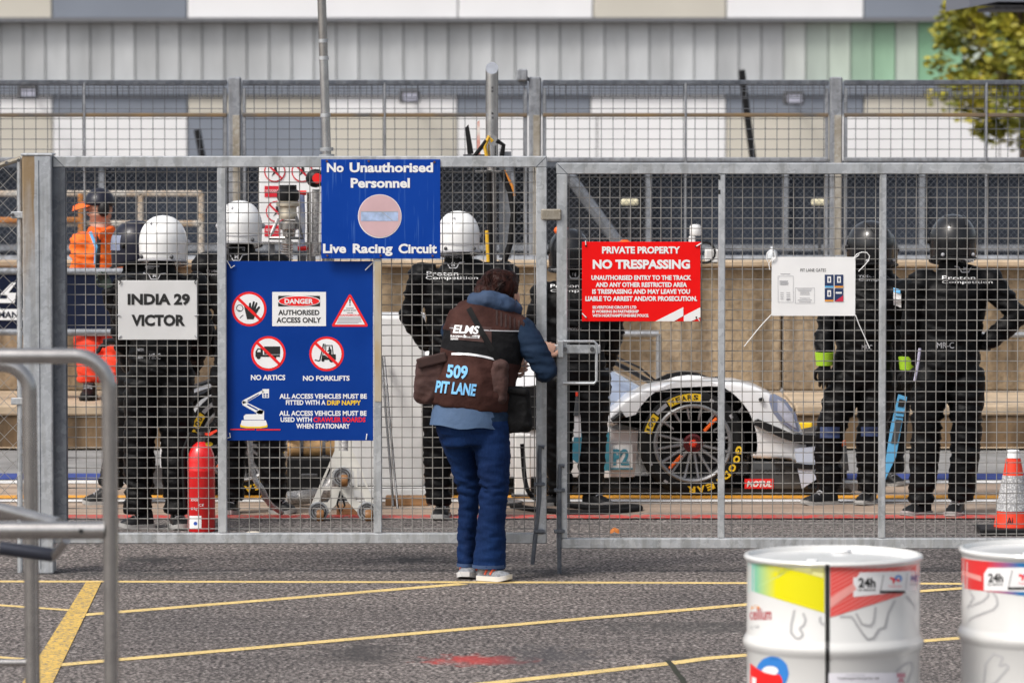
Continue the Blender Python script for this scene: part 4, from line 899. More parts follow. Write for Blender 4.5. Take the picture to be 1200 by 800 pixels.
# crew at the gate gap
def orange_cap(T, h):
    MB().ball(T((0.05, 0.0, 0.128)), (0.045, 0.05, 0.03), 10, 6).build('orange_light', M_ORANGE, h, smooth='all')
t, P, bv = person('crew member in black helmet with orange top light standing behind the gap between the gates', 27.2,
    dict(head=(667, 294), neck=(672, 325), sl=(637, 345), sr=(710, 343), el=(624, 400, .05), er=(720, 388, .05), wl=(642, 432, .2), wr=(712, 425, .2), pelvis=(675, 436), hl=(656, 448), hr=(695, 448), kl=(655, 515), kr=(694, 515), al=(656, 577), ar=(692, 577)), (675, 594), H(M_HBLACK, (-0.3, 1, 0), 0.93, False, 0, 0, orange_cap))
px_shoes(t, 27.2, [(668, 632, .0, .0), (686, 714, .02, -.1)])
for q in ('l', 'r'): hand(t, P['w' + q], (0.1, 1, 0.1), (0.8 if q == 'l' else -0.8, 0, -0.4), M_BLACKP)
neckpatch(t, bv, 673, 316, 27.0); backprint(t, bv, [('Proton', 645, 333, 679, 337, M_TXT), ('Comp', 645, 339, 679, 343, M_TXT), ('PROTON', 665, 384, 681, 387, M_TXTG)], 27.0)
# crew on the right, by the white notice
t, P, bv = person('crew member in glossy black helmet with lime gloves behind the white paper notice', 27.3,
    dict(head=(1020, 288), neck=(1016, 320), sl=(980, 342, .05), sr=(1058, 345, -.05), el=(966, 392), er=(1070, 393), wl=(966, 425, -.1), wr=(1064, 430, -.1), pelvis=(1010, 438), hl=(991, 448), hr=(1029, 448), kl=(971, 512, -.04), kr=(1020, 514), al=(971, 573, .0), ar=(1019, 575)), (1000, 590), H(M_HBLACK, (-0.5, 1, 0), 1.04), wr=0.009)
px_shoes(t, 27.3, [(980, 942, .0, -.1), (1021, 1009, .1, -.13)])
for q in ('l', 'r'):
    hand(t, P['w' + q], (0.05, -0.1, -1), (0, 1, 0) , M_BLACKP, curl=0.5)
    MB().tube([P['w' + q] + Vector((0, 0, 0.06)), P['w' + q] + Vector((0, 0, -0.015))], [0.056, 0.047], 12).build('cuff', M_LIME, t, smooth=True)
f = on(bv, 0.006, 27.1); pr_ = MB().grid(1047, 1056, lambda x: 341 + (x - 1047) * 0.4, lambda x: 357 + (x - 1047) * 0.4, f, 4, 6); pr_.build('sleeve_patch', M_TXT, t, fixn=False)
MB().grid(1047, 1055, lambda x: 337 + (x - 1047) * 0.3, lambda x: 342 + (x - 1047) * 0.3, on(bv, 0.008, 27.1), 4, 3).build('sleeve_patch', M_CYAN, t, fixn=False)
backprint(t, bv, [('Proton', 1003, 321, 1027, 325, M_TXTG), ('Comp', 1006, 326, 1030, 330, M_TXTG), ('MR-C', 1010, 404, 1022, 410, M_TXTG)], 27.1)
f = on(bv, 0.006, 27.1)
for (a, b, c_, d) in ((961, 500, 984, 513), (1009, 500, 1032, 511)): MB().grid(a, c_, b, d, f, 8, 4).build('knee_pad', mat('blue_knee_pad', (0.02, 0.035, 0.10), 0.7), t, fixn=False)
# crew on the right, hand on hip
t, P, bv = person('crew member in black helmet with one hand on the hip beside the traffic cone', 26.6,
    dict(head=(1117, 281), neck=(1116, 313), sl=(1079, 332), sr=(1160, 330), el=(1068, 388, .05), er=(1193, 370, -.05), wl=(1078, 425, .15), wr=(1155, 404, -.02), pelvis=(1112, 430), hl=(1090, 445), hr=(1132, 445), kl=(1085, 516), kr=(1132, 516), al=(1079, 588), ar=(1126, 585)), (1105, 606), H(M_HBLACK, (-0.15, 1, 0), 1.03), wr=0.009)
px_shoes(t, 26.6, [(1087, 1061, .06, -.1), (1124, 1115, .1, -.15)])
hand(t, P['wl'], (0.1, 0.3, -1), (0, 1, 0), M_BLACKP); hand(t, P['wr'], (-0.8, 0.6, 0.15), (0, 1, -0.3), M_BLACKP)
neckpatch(t, bv, 1131, 309, 26.4); backprint(t, bv, [('Proton', 1104, 323, 1143, 328, M_TXT), ('Competition', 1104, 328.6, 1163, 333, M_TXT), ('MR-C', 1098, 401, 1118, 408, M_TXTG)], 26.4)
MB().tube([W(1078, 408, 26.38), W(1076, 425, 26.38), W(1072, 446, 26.38)], 0.008, 6).build('lanyard', mat('lilac_strap', (0.42, 0.40, 0.52), 0.7), t)
# crew hidden between those two
t, P, bv = person('crew member mostly hidden behind the one with lime gloves, lower leg showing', 28.6,
    dict(head=(1030, 292), neck=(1031, 322), sl=(1002, 340), sr=(1062, 340), el=(998, 385, .1), er=(1062, 385, .1), wl=(1010, 415, .25), wr=(1052, 415, .25), pelvis=(1036, 432), hl=(1022, 442), hr=(1050, 442), kl=(1024, 500), kr=(1047, 498), al=(1028, 552), ar=(1045, 552)), (1036, 569), H(M_HBLACK, (0, 1, 0), 0.9))
px_shoes(t, 28.6, [(1030, 1026, .1, -.16), (1037, 1057, .0, -.1)])
for q in ('l', 'r'): hand(t, P['w' + q], (0.1, 1, 0.1), (0.8 if q == 'l' else -0.8, 0, -0.4), M_BLACKP)

# ---- marshal in orange, seated on the far step
k = NB('marshal_clothes'); k.set(0.75); X = k.xyz()
zn = W(0, 268, 32.35).z - zt; zw = W(0, 330, 32.35).z - zt
c = k.mix(k.math('GREATER_THAN', X[2], zn), (0.85, 0.15, 0.008), (0.50, 0.28, 0.20)); c = k.mix(k.math('LESS_THAN', X[2], zw), c, (0.85, 0.05, 0.015)); k.col(c); k.bump(k.noise(25, 4), 0.5, 0.01)
def cap(t, P):
    hd = P['head']
    mb = MB(); rr = []
    for i in range(8):
        ph = i / 7 * math.pi / 2; rr.append([hd + Vector((0.112 * max(.02, math.cos(ph)) * math.cos(a_), 0.12 * max(.02, math.cos(ph)) * math.sin(a_), 0.015 + 0.12 * math.sin(ph))) for a_ in [2 * math.pi * j / 18 for j in range(18)]])
    o = mb.rings(rr).build('cap', M_HNAVY, t, smooth='all')
    MB().rings([[hd + Vector((-0.06, yy, 0.045 - abs(yy) * .3)) for yy in (-0.11, -0.06, 0.0, 0.06, 0.11)], [hd + Vector((-0.13, yy, 0.035 - abs(yy) * .4)) for yy in (-0.10, -0.06, 0.0, 0.06, 0.09)], [hd + Vector((-0.185, yy * 0.7, 0.008 - abs(yy) * .4)) for yy in (-0.08, -0.05, 0.0, 0.05, 0.08)]], False, False).build('cap_peak', M_ORANGE, o, smooth='all', fixn=False)
    MB().ball(hd + Vector((0.035, -0.10, -0.01)), (0.042, 0.03, 0.055), 12, 8).build('ear_defender', M_BLACKP, t, smooth='all')
    mb = MB(); mb.ball(hd + Vector((-0.088, -0.005, -0.008)), (0.02, 0.014, 0.02), 8, 6); mb.ball(hd + Vector((-0.078, -0.012, -0.045)), (0.014, 0.025, 0.008), 8, 6); mb.build('nose_and_lips', M_SKIN, t, smooth='all')
    mb = MB()
    for yy in (-0.045, 0.035): mb.ball(hd + Vector((-0.072, yy, 0.012)), (0.02, 0.022, 0.013), 8, 6)
    mb.build('sunglasses', M_BLACKP, t, smooth='all')
t, P, bv = person('marshal in bright orange jacket and dark cap behind the navy hoarding', 32.35,
    dict(head=(117, 243), neck=(118, 267), sl=(97, 287, -.03), sr=(143, 286, .03), el=(93, 324, -.05), er=(148, 324, .05), wl=(102, 350, -.3), wr=(135, 350, -.3), pelvis=(118, 388, .1), hl=(108, 395), hr=(130, 395), kl=(104, 408, -.42), kr=(134, 408, -.42), al=(106, 446, -.40), ar=(132, 446, -.40)), (118, 462, 32.35), cap, suit=MATS['marshal_clothes'], bulk=1.12, wr=0.012, collar=False)
MB().tube([W(107, 270, 32.30), W(117, 276, 32.15), W(131, 269, 32.30)], [0.03, 0.035, 0.03], 8).build('collar', M_ORANGE, t, smooth=True)
MB().tube([W(106, 272, 32.16), W(113, 290, 32.12), W(112, 310, 32.12)], 0.012, 6).build('lanyard', M_CYAN, t); MB().tube([W(116, 272, 32.16), W(115, 300, 32.11), W(114, 316, 32.11)], 0.016, 6).build('jacket_zip', M_BLACKP, t)
for q in ('l', 'r'):
    hand(t, P['w' + q], (0, -1, -0.2), (0, 0, -1), M_BLACKP); a = P['a' + q]
    shoe(t, Vector((a.x - 0.02, a.y - 0.16, zt + 0.004)), Vector((a.x, a.y + 0.08, zt + 0.004)), M_BLACKP, M_BLACKP, 0.05, 0.13)
st = thing('stool', W(118, 458, 32.5), 'small dark stool under the marshal in orange', 'stool'); sp = W(118, 402, 32.45)
MB().lathe([(0.02, 0.0), (0.16, 0.0), (0.17, 0.02), (0.16, 0.04), (0.02, 0.04)], sp, 18).build('seat', M_BLACKP, st)
for j in range(4): a = j * 1.57 + 0.78; MB().tube([sp + Vector((math.cos(a) * 0.12, math.sin(a) * 0.12, 0)), Vector((sp.x + math.cos(a) * 0.15, sp.y + math.sin(a) * 0.15, zt + 0.003))], 0.012, 6).build('leg', M_STEELD, st)

# ---- the photographer at the gate
DWm = 23.12
k = NB('photographer_clothes'); k.set(0.8, 0, 0.12); X = k.xyz()
zj = W(0, 492, DWm).z; zk = W(0, 354, DWm).z
den = k.ramp(k.noise(5, 5, k.mapping((1, 1, 0.5))), [(0.3, (0.0015, 0.009, 0.045)), (0.7, (0.005, 0.026, 0.105))]); den = k.mix(0.25, den, k.ramp(k.noise(160, 2, k.mapping((1, 1, 0.2))), [(0.3, (0.002, 0.008, 0.028)), (0.7, (0.016, 0.04, 0.11))]))
ho = k.ramp(k.noise(6, 4), [(0.3, (0.008, 0.018, 0.040)), (0.7, (0.014, 0.029, 0.058))])
c = k.mix(k.math('GREATER_THAN', X[2], zj), den, ho); c = k.mix(k.math('GREATER_THAN', X[2], zk), c, (0.45, 0.24, 0.17)); k.col(c); k.bump(k.noise(60, 4), 0.35, 0.006)
def wp(x, y, dy=0): return W(x, y, DWm + dy)
wo = thing('person', (wp(570, 600).x, DWm, 0), 'photographer in brown and black vest and blue jeans bending at the gate latch', 'person')
mb = MB(); sv = Vector((1, 0.12, 0))
mb.tube([wp(556, 520), wp(554, 498), wp(556, 470, .01), wp(562, 440, .04), wp(568, 405, .10), wp(573, 382, .15), wp(578, 366, .19), wp(583, 352, .22), wp(587, 342, .24)],
        [(0.15, 0.12), (0.185, 0.145), (0.182, 0.14), (0.178, 0.135), (0.185, 0.13), (0.175, 0.115), (0.12, 0.095), (0.06, 0.062), (0.055, 0.06)], 22, side=sv)
mb.ball(wp(591, 340, .30), (0.066, 0.085, 0.09), 16, 10)
# right arm: elbow out to the right, forearm reaching to the latch
mb.tube([wp(590, 385, .14), wp(611, 388, .12), wp(628, 412, .06), wp(640, 434, .05), wp(638, 436, .16), wp(634, 424, .27)], [0.075, 0.078, 0.064, 0.056, 0.052, 0.040], 12); mb.ball(wp(611, 388, .12), 0.076, 12, 8); mb.ball(wp(640, 434, .06), 0.055, 12, 8)
mb.tube([wp(552, 385, .15), wp(532, 390, .17), wp(530, 425, .26), wp(545, 440, .42), wp(590, 430, .40)], [0.07, 0.07, 0.06, 0.05, 0.036], 12)
# legs, flared jeans
mb.tube([wp(541, 488, .02), wp(536, 505, .03), wp(543, 538, .08), wp(551, 574, .10), wp(549, 602, .12), wp(547, 635, .13), wp(547, 663, .13)], [(0.095, 0.095), (0.098, 0.098), (0.084, 0.074), (0.066, 0.054), (0.064, 0.048), (0.07, 0.046), (0.085, 0.045)], 16, side=(0, 1, 0))
mb.tube([wp(568, 488, .0), wp(574, 505, -.02), wp(578, 538, -.04), wp(579, 572, -.05), wp(577, 602, -.05), wp(575, 635, -.04), wp(573, 665, -.04)], [(0.095, 0.092), (0.10, 0.095), (0.09, 0.084), (0.078, 0.066), (0.075, 0.066), (0.08, 0.074), (0.085, 0.080)], 16, side=(0, 1, 0))
me = remesh(mb, 0.010, 5)
zwl = wp(0, 495).z; wrinkle(me, 0.006, (8, 8, 20)); zkn = wp(0, 572).z; wrinkle(me, 0.009, (9, 9, 34), lambda c_: math.exp(-((c_.z - zkn) / 0.07) ** 2) + 0.5 * math.exp(-((c_.z - zwl) / 0.08) ** 2))
me.transform(Matrix.Translation(Vector((0, 0, 0)))); bvw = bvh_of(me); mesh_obj(me, 'body', MATS['photographer_clothes'], wo)
for (x, yy, dy) in ((547, 662.5, .13), (573, 664.5, -.04)):
    rx = 0.046 if x < 560 else 0.080
    MB().tube([wp(x, yy - 4, dy), wp(x, yy, dy)], [(0.088, rx + 0.005)] * 2, 18, False, side=(0, 1, 0)).build('trouser_hem', mat('denim_hem', (0.03, 0.06, 0.14), 0.85), wo, smooth=True)
# shirt tail under the vest
mb = MB(); mb.tube([wp(555, 452, .01), wp(553, 471, 0), wp(550, 486, 0), wp(549, 499, 0)], [(0.160, 0.132), (0.168, 0.138), (0.187, 0.160), (0.194, 0.166)], 30, False, side=sv)
mb.v = [v + Vector((0, 0, 0.006 * math.sin(v.x * 31) + 0.03 * (v.x - wp(553, 0).x))) if v.z < wp(0, 480).z else v for v in mb.v]
mb.build('shirt_tail', mat('blue_shirt', (0.055, 0.10, 0.185), 0.8, var=0.12, vscale=7, bump=0.5, bscale=22), wo, smooth='all')
# vest, coloured in bands
k = NB('vest_fabric'); k.set(0.82, 0, 0.12); X = k.xyz()
zy = wp(0, 387).z; zl_ = wp(0, 417).z
zx = k.math('ADD', X[2], k.math('MULTIPLY', X[0], 0.22))
br_ = k.ramp(k.noise(9, 5), [(0.3, (0.030, 0.012, 0.010)), (0.7, (0.062, 0.027, 0.022))]); bk = (0.008, 0.008, 0.009)
c = k.mix(k.math('GREATER_THAN', zx, zl_ - 0.01), br_, bk); c = k.mix(k.math('GREATER_THAN', X[2], zy), c, br_); k.col(c); k.bump(k.noise(30, 5), 0.5, 0.012)
mb = MB()
mb.tube([wp(551, 478), wp(552, 470, .0), wp(556, 450, .02), wp(562, 425, .06), wp(568, 400, .11), wp(573, 382, .15), wp(576, 371, .18), wp(578, 366, .2)],
        [(0.190, 0.150), (0.196, 0.158), (0.195, 0.160), (0.198, 0.155), (0.206, 0.150), (0.212, 0.140), (0.175, 0.125), (0.115, 0.105)], 26, side=sv)
mb.ball(wp(604, 383, .13), (0.085, 0.085, 0.062), 12, 8); mb.ball(wp(538, 386, .16), (0.08, 0.085, 0.058), 12, 8)
mev = remesh(mb, 0.010, 3); wrinkle(mev, 0.007, (6, 6, 11)); bvv = bvh_of(mev); mesh_obj(mev, 'vest', MATS['vest_fabric'], wo)
f = on(bvv, 0.004, DWm - 0.1)
mb = MB().grid(529, 589, lambda x: 412.5 + 0.0034 * (x - 545) ** 2 + (x - 529) * 0.06, lambda x: 415 + 0.0034 * (x - 545) ** 2 + (x - 529) * 0.06, f, 30, 1); mb.build('reflective_tape', mat('reflective_tape', (0.62, 0.62, 0.63), 0.4, 0.3), wo, fixn=False)
mb = MB().grid(527, 610, lambda x: 384.2 - 0.0018 * (x - 565) ** 2 * 0.3 + (x - 527) * 0.05, lambda x: 385.4 - 0.0018 * (x - 565) ** 2 * 0.3 + (x - 527) * 0.05, f, 30, 1); mb.build('piping', M_TXTG, wo, fixn=False)
mb = MB()
for j in range(7): mb.grid(581 + j * 5.2, 583.2 + j * 5.2, lambda x: 363 + j * 2.4, lambda x: 381 + j * 1.2, f, 1, 5)
mb.build('shoulder_ribs', mat('vest_brown_rib', (0.030, 0.012, 0.010), 0.8), wo, fixn=False)
MB().grid(528, 576, lambda x: 379.5 + (x - 528) * 0.08, lambda x: 397 + (x - 528) * 0.10, f, 14, 6).build('logo_panel', mat('vest_logo_brown', (0.045, 0.017, 0.014), 0.8), wo, fixn=False)
f2 = on(bvv, 0.0065, DWm - 0.1)
txt('ELMS', 530.5, 380.5, 560, 390, f2, M_TXT, wo, 0.03, shear=0.25, tilt=1.5); txt('EUROPEAN', 528, 392.5, 542, 394.8, f2, M_TXT, wo, 0.02, tilt=0.5); txt('SERIES', 528, 396, 537, 398, f2, M_TXT, wo, 0.02)
MB().flat([(543.5, 392), (562.5, 393), (561.5, 396.5), (543, 395.5)], f2).build('logo_bar', M_TXT, wo, fixn=False)
txt('LE MANS', 546, 392.9, 560, 395, on(bvv, 0.008, DWm - 0.1), mat('vest_dark_print', (0.03, 0.012, 0.01), 0.7), wo, 0.02, tilt=0.8)
MB2 = mat('sky_blue_print', (0.16, 0.43, 0.72), 0.6)
txt('509', 522.5, 426.5, 547, 442.5, f2, MB2, wo, 0.035, shear=0.12, tilt=2); txt('PIT LANE', 509.5, 445.5, 556.5, 459.5, f2, MB2, wo, 0.04, shear=0.16, tilt=4.5)
# vest pockets
rz = Matrix.Rotation(R(-8), 3, 'Y')
def pocket(cx, cy, dx, dz, dy, D, ry):
    rot = Matrix.Rotation(R(ry), 3, 'Y'); mb = MB(); mb.bbox(W(cx, cy, D), (dx, dy, dz), min(dx, dy) * 0.3, rot, 3)
    me_ = remesh(mb, 0.009, 5); wrinkle(me_, 0.008, (12, 12, 16)); return mesh_obj(me_, 'pocket', mat('vest_pocket_brown', (0.050, 0.021, 0.017), 0.82, var=0.2, vscale=12, bump=0.5, bscale=40), wo)
p1 = pocket(505, 446, 0.150, 0.225, 0.13, DWm + 0.02, 6); p2 = pocket(584, 447, 0.085, 0.215, 0.10, DWm - 0.06, 4)
MB().bbox(W(506, 422, DWm - 0.055), (0.150, 0.02, 0.05), 0.008, Matrix.Rotation(R(-14), 3, 'Y'), 2).build('pocket_flap', mat('vest_flap_brown', (0.038, 0.016, 0.013), 0.82, var=0.2, vscale=12), p1)
# hood, hair
mb = MB(); mb.tube([wp(550, 362, .14), wp(556, 354, .11), wp(572, 352, .09), wp(592, 357, .10), wp(608, 364, .16)], [0.03, 0.046, 0.052, 0.046, 0.03], 12); mb.tube([wp(552, 360, .2), wp(575, 350, .22), wp(604, 360, .24)], [0.04, 0.06, 0.04], 12)
mh = remesh(mb, 0.009, 4); wrinkle(mh, 0.006, (14, 14, 22)); mesh_obj(mh, 'hood', mat('navy_hood', (0.022, 0.046, 0.098), 0.8, var=0.15, vscale=9, bump=0.4, bscale=30), wo)
mb = MB(); mb.ball(wp(584, 336, .24), (0.099, 0.115, 0.088), 18, 12); mb.ball(wp(573, 344, .15), (0.06, 0.05, 0.05), 12, 8); mb.ball(wp(598, 330, .26), (0.04, 0.07, 0.05), 12, 8); mb.tube([wp(566, 332, .2), wp(561, 345, .15), wp(568, 353, .12)], [0.03, 0.032, 0.018], 8)
mh = remesh(mb, 0.008, 3); wrinkle(mh, 0.006, (30, 30, 14)); mesh_obj(mh, 'hair', M_HAIR, wo)
hs = MB(); rg = random.Random(5)
for j in range(110):
    a = rg.uniform(-0.9, 0.9); x0 = 583 + 20 * math.sin(a); y0 = 322 + 7 * (1 - math.cos(a)) + rg.uniform(-3, 4)
    hs.tube([wp(x0, y0, .17), wp(x0 * 0.6 + 572 * 0.4 + rg.uniform(-3, 3), 333 + rg.uniform(-3, 3), .125), wp(570 + rg.uniform(-7, 10), 345 + rg.uniform(-5, 7), .105)], [0.002, 0.004, 0.002], 4, False)
stuff(hs.build('hair_strands', M_HAIR, wo))
MB().ball(wp(603, 346, .21), (0.011, 0.02, 0.028), 10, 7).build('ear', M_SKIN, wo, smooth='all')
MB().ball(wp(604, 350, .31), (0.022, 0.03, 0.045), 10, 7).build('cheek', M_SKIN, wo, smooth='all')
hand(wo, wp(636, 420, .27), (0.3, 0.2, 0.6), (0.3, 1, 0), M_SKIN, 'hand', 0.8, 0.9); hand(wo, wp(592, 430, .41), (1, 0, 0.1), (0, 1, 0), M_SKIN, 'hand', 0.7, 0.9)
for (hx, tx, d0, d1) in ((552, 545, .19, .0), (562, 597, -.04, -.12)):
    a = wp(hx, 600, d0); b_ = wp(tx, 600, d1); a.z = b_.z = 0.004; shoe(wo, b_, a, M_SHOEG, mat('white_trainer_sole', (0.62, 0.61, 0.60), 0.6), 0.044, 0.09, mat('coral_trim', (0.80, 0.12, 0.05), 0.6))
# strap and bag: things she carries
bag = thing('camera_bag', wp(606, 511, -.02), 'black camera bag hanging at the photographer\'s right hip on a diagonal strap', 'bag')
mb = MB(); mb.bbox(wp(606, 481, .0), (0.135, 0.10, 0.215), 0.025, Matrix.Rotation(R(-4), 3, 'Y'), 3); mbg = remesh(mb, 0.008, 3); wrinkle(mbg, 0.005, (14, 14, 14)); mesh_obj(mbg, 'bag_body', mat('black_nylon', (0.006, 0.006, 0.0065), 0.7, spec=0.15, var=0.3, vscale=30, bump=0.4, bscale=60), bag)
MB().bbox(wp(604, 457, -.01), (0.125, 0.115, 0.035), 0.012, Matrix.Rotation(R(8), 3, 'Y'), 2).build('bag_lid', MATS['black_nylon'], bag); MB().tube([wp(592, 455, -.05), wp(588, 446, -.07), wp(592, 440, -.07)], 0.006, 6).build('buckle', M_STEELD, bag)
mb = MB(); pts = [(549, 361), (556, 374), (566, 392), (577, 411), (586, 428), (594, 446)]
L0 = [f2(x - 2.6, y + 1.6) for x, y in pts[:5]]; R0 = [f2(x + 3.0, y - 1.8) for x, y in pts[:5]]
L0.append(wp(591, 448, -.06)); R0.append(wp(597, 445, -.06))
mb.add([p - Vector((0, .004, 0)) for p in L0 + R0], [(i, i + 1, 7 + i, 6 + i) for i in range(5)]); mb.build('strap', mat('black_webbing', (0.007, 0.007, 0.0075), 0.7, spec=0.12), bag, fixn=False)

# ================================================================== RACE CAR
CX, CY0 = 812, 582; CD = gy(CY0); CS = CD / FPX
car = thing('race_car', G(CX, CY0) + Vector((0, 0, 0.004)), 'white closed cockpit racing car with black spoked wheels stopped in the pit lane', 'car')
def cp(x, y, dy=0.0):            # point on the near side plane of the car, dy metres into the picture
    return Vector((OFF[car.name].x + (x - CX) * CS, OFF[car.name].y + dy, max(0.0, (CY0 - y) * CS)))
def car_prism(pts, d0, d1, m, name, parent=None, bev=0.0, seg=2):
    bm = bmesh.new(); vs = [bm.verts.new(cp(x, y, d0)) for x, y in pts]; fa = bm.faces.new(vs)
    ex = bmesh.ops.extrude_face_region(bm, geom=[fa]); nv = [v for v in ex['geom'] if isinstance(v, bmesh.types.BMVert)]
    for v in nv: v.co.y += d1 - d0
    bmesh.ops.recalc_face_normals(bm, faces=bm.faces[:])
    if bev: bmesh.ops.bevel(bm, geom=[e for e in bm.edges if abs(e.verts[0].co.y - e.verts[1].co.y) < 1e-6], offset=bev, segments=seg, affect='EDGES', profile=0.6)
    bmesh.ops.triangulate(bm, faces=[f_ for f_ in bm.faces if len(f_.verts) > 4]); bm.verts.index_update()
    mb = MB(); mb.add([v.co.copy() for v in bm.verts], [[v.index for v in f_.verts] for f_ in bm.faces]); bm.free()
    return mb.build(name, m, parent or car, smooth=True)
def arc(cx, cy, r, a0, a1, n=14): return [(cx + r * math.cos(R(a0 + (a1 - a0) * i / n)), cy - r * math.sin(R(a0 + (a1 - a0) * i / n))) for i in range(n + 1)]
# fenders (near and far) with wheel arch
fend = [(712, 500), (710, 494), (716, 482), (734, 466), (758, 454), (790, 448), (830, 446), (862, 447), (886, 453), (906, 463), (924, 477), (937, 495), (945, 517), (947, 548), (925, 538), (884, 537)] + arc(812, 520, 70, -12, 155, 16)
car_prism(fend, 0.02, 0.46, M_CARW, 'front_fender', bev=0.03, seg=3); car_prism([(x, y + 22 if y < 530 else y) for x, y in fend], 1.34, 1.76, M_CARW, 'front_fender', bev=0.03)
for d in (0.36, 1.40): car_prism([(742, 580)] + arc(812, 520, 69, 200, -16, 14) + [(884, 580)], d, d + 0.04, M_CARB, 'wheel_arch_liner')
# lower front: dark panel, splitter, canards
car_prism([(882, 540), (922, 541), (946, 560), (948, 573), (878, 573)], 0.03, 0.40, M_CARG, 'lower_panel', bev=0.01)
car_prism([(150, 572.5), (995, 572.5), (1000, 576), (996, 579), (150, 579)], 0.04, 1.74, M_CARB, 'floor')
car_prism([(931, 525), (956, 522), (957, 545), (950, 548), (958, 560), (940, 572), (934, 545)], -0.02, 0.0, mat('pale_blue_endplate', (0.50, 0.55, 0.66), 0.4), 'splitter_endplate')
car_prism([(884, 492), (888, 490), (930, 508), (985, 510), (985, 518), (940, 520), (915, 512), (884, 497)], -0.03, 0.02, M_CARB, 'dive_plane')
car_prism([(905, 538), (945, 543), (985, 544), (985, 549), (940, 549), (905, 541)], -0.03, 0.02, M_CARB, 'dive_plane')
car_prism([(890, 540), (960, 520), (985, 515), (998, 545), (1000, 568), (890, 570)], 0.42, 1.36, M_CARB, 'nose', bev=0.03)
car_prism([(974, 530), (997, 527), (1000, 556), (974, 560)], 0.30, 0.40, M_CARG, 'nose_tip', bev=0.02); MB().ball(cp(987, 523, 0.33), (0.05, 0.05, 0.03), 10, 6).build('tow_eye', M_ORANGE, car, smooth='all')
# headlight
hl = car_prism([(902, 462), (908, 461), (921, 468), (934, 485), (938, 508), (930, 505), (914, 494), (905, 482), (901, 470)], 0.004, 0.06, M_LENS, 'headlight', bev=0.012)
car_prism([(911, 467), (918, 470), (930, 486), (934, 502), (921, 494), (911, 482)], -0.004, 0.01, M_LENSI, 'reflector', hl, bev=0.005)
# tub, canopy, sidepod, engine cover
def loft_car(st, m, name, parent=None, n=20, cut=None):
    rr = []
    for (x, yb, yt, hw_, pw_) in st:
        zb_ = (CY0 - yb) * CS; zt_ = (CY0 - yt) * CS; c_ = cp(x, CY0, 0.89); ring = []
        for j in range(n + 1):
            a = math.pi * j / n; ca, sa = math.cos(a), math.sin(a)
            ring.append(Vector((c_.x, c_.y - hw_ * math.copysign(abs(ca) ** pw_, ca), zb_ + (zt_ - zb_) * sa ** pw_)))
        rr.append(ring)
    return MB().rings(rr, True).build(name, m, parent or car, smooth=True)
loft_car([(985, 560, 545, 0.5, .7), (930, 562, 526, 0.52, .6), (860, 562, 502, 0.54, .6), (780, 562, 478, 0.56, .6), (700, 562, 468, 0.6, .6), (600, 562, 464, 0.66, .5)], M_CARW, 'nose_cowl')
loft_car([(776, 484, 472, 0.46, .7), (740, 484, 452, 0.48, .7), (704, 484, 431, 0.49, .7), (668, 484, 413, 0.48, .7)], M_GLASS, 'windscreen')
loft_car([(668, 560, 412, 0.482, .7), (620, 560, 392, 0.47, .7), (560, 560, 380, 0.45, .7), (480, 560, 388, 0.40, .7), (380, 560, 410, 0.32, .8), (260, 560, 450, 0.22, .8), (175, 560, 480, 0.15, .8)], M_CARW, 'engine_cover')
car_prism([(330, 562), (330, 500), (360, 482), (560, 470), (640, 474), (700, 500), (704, 562)], 0.14, 0.5, M_CARW, 'sidepod', bev=0.03); car_prism([(330, 562), (330, 500), (360, 482), (560, 470), (640, 474), (700, 500), (704, 562)], 1.30, 1.64, M_CARW, 'sidepod', bev=0.03)
car_prism([(610, 505), (610, 455), (640, 450), (662, 474), (660, 505)], 0.125, 0.139, M_CARB, 'door_window')
rf = [(190, 560), (188, 500), (205, 470), (250, 455), (300, 455), (335, 475), (350, 500)] + arc(280, 520, 70, 20, 190, 14)
car_prism(rf, 0.03, 0.45, M_CARB, 'rear_fender', bev=0.02); car_prism(rf, 1.33, 1.75, M_CARB, 'rear_fender', bev=0.02)
car_prism([(150, 400), (205, 396), (208, 401), (152, 407)], 0.1, 1.68, M_CARB, 'rear_wing')
for d in (0.08, 1.68): car_prism([(146, 385), (212, 385), (215, 440), (160, 470)], d, d + 0.02, M_CARB, 'wing_endplate')
# wiper / A-pillar trims
MB().tube([cp(703, 419, 0.36), cp(740, 438, 0.40), cp(774, 458, 0.46)], 0.014, 6).build('pillar_trim', M_CARB, car, smooth=True)
MB().tube([cp(775, 455, 0.45), cp(752, 436, 0.50), cp(722, 424, 0.66)], 0.007, 5).build('wiper', M_BLACKP, car, smooth=True)
MB().tube([cp(768, 458, 0.30), cp(800, 450, 0.34), cp(845, 447, 0.40)], 0.010, 6).build('cowl_trim', M_CARB, car, smooth=True)
MB().tube([cp(717, 493, 0.0), cp(730, 484, -0.002)], [0.02, 0.024], 10).build('camera_pod', M_CARB, car, smooth=True)
MB().tube([cp(871, 478, 0.01), cp(866, 484, 0.0)], 0.014, 6).build('bonnet_pin', M_CARB, car); MB().tube([cp(894, 467, 0.01), cp(890, 468, 0.0)], 0.012, 6).build('bonnet_pin', M_CARB, car)
car_prism([(866, 451), (892, 456), (892, 458), (866, 454)], 0.1, 0.3, M_CARG, 'louvre')
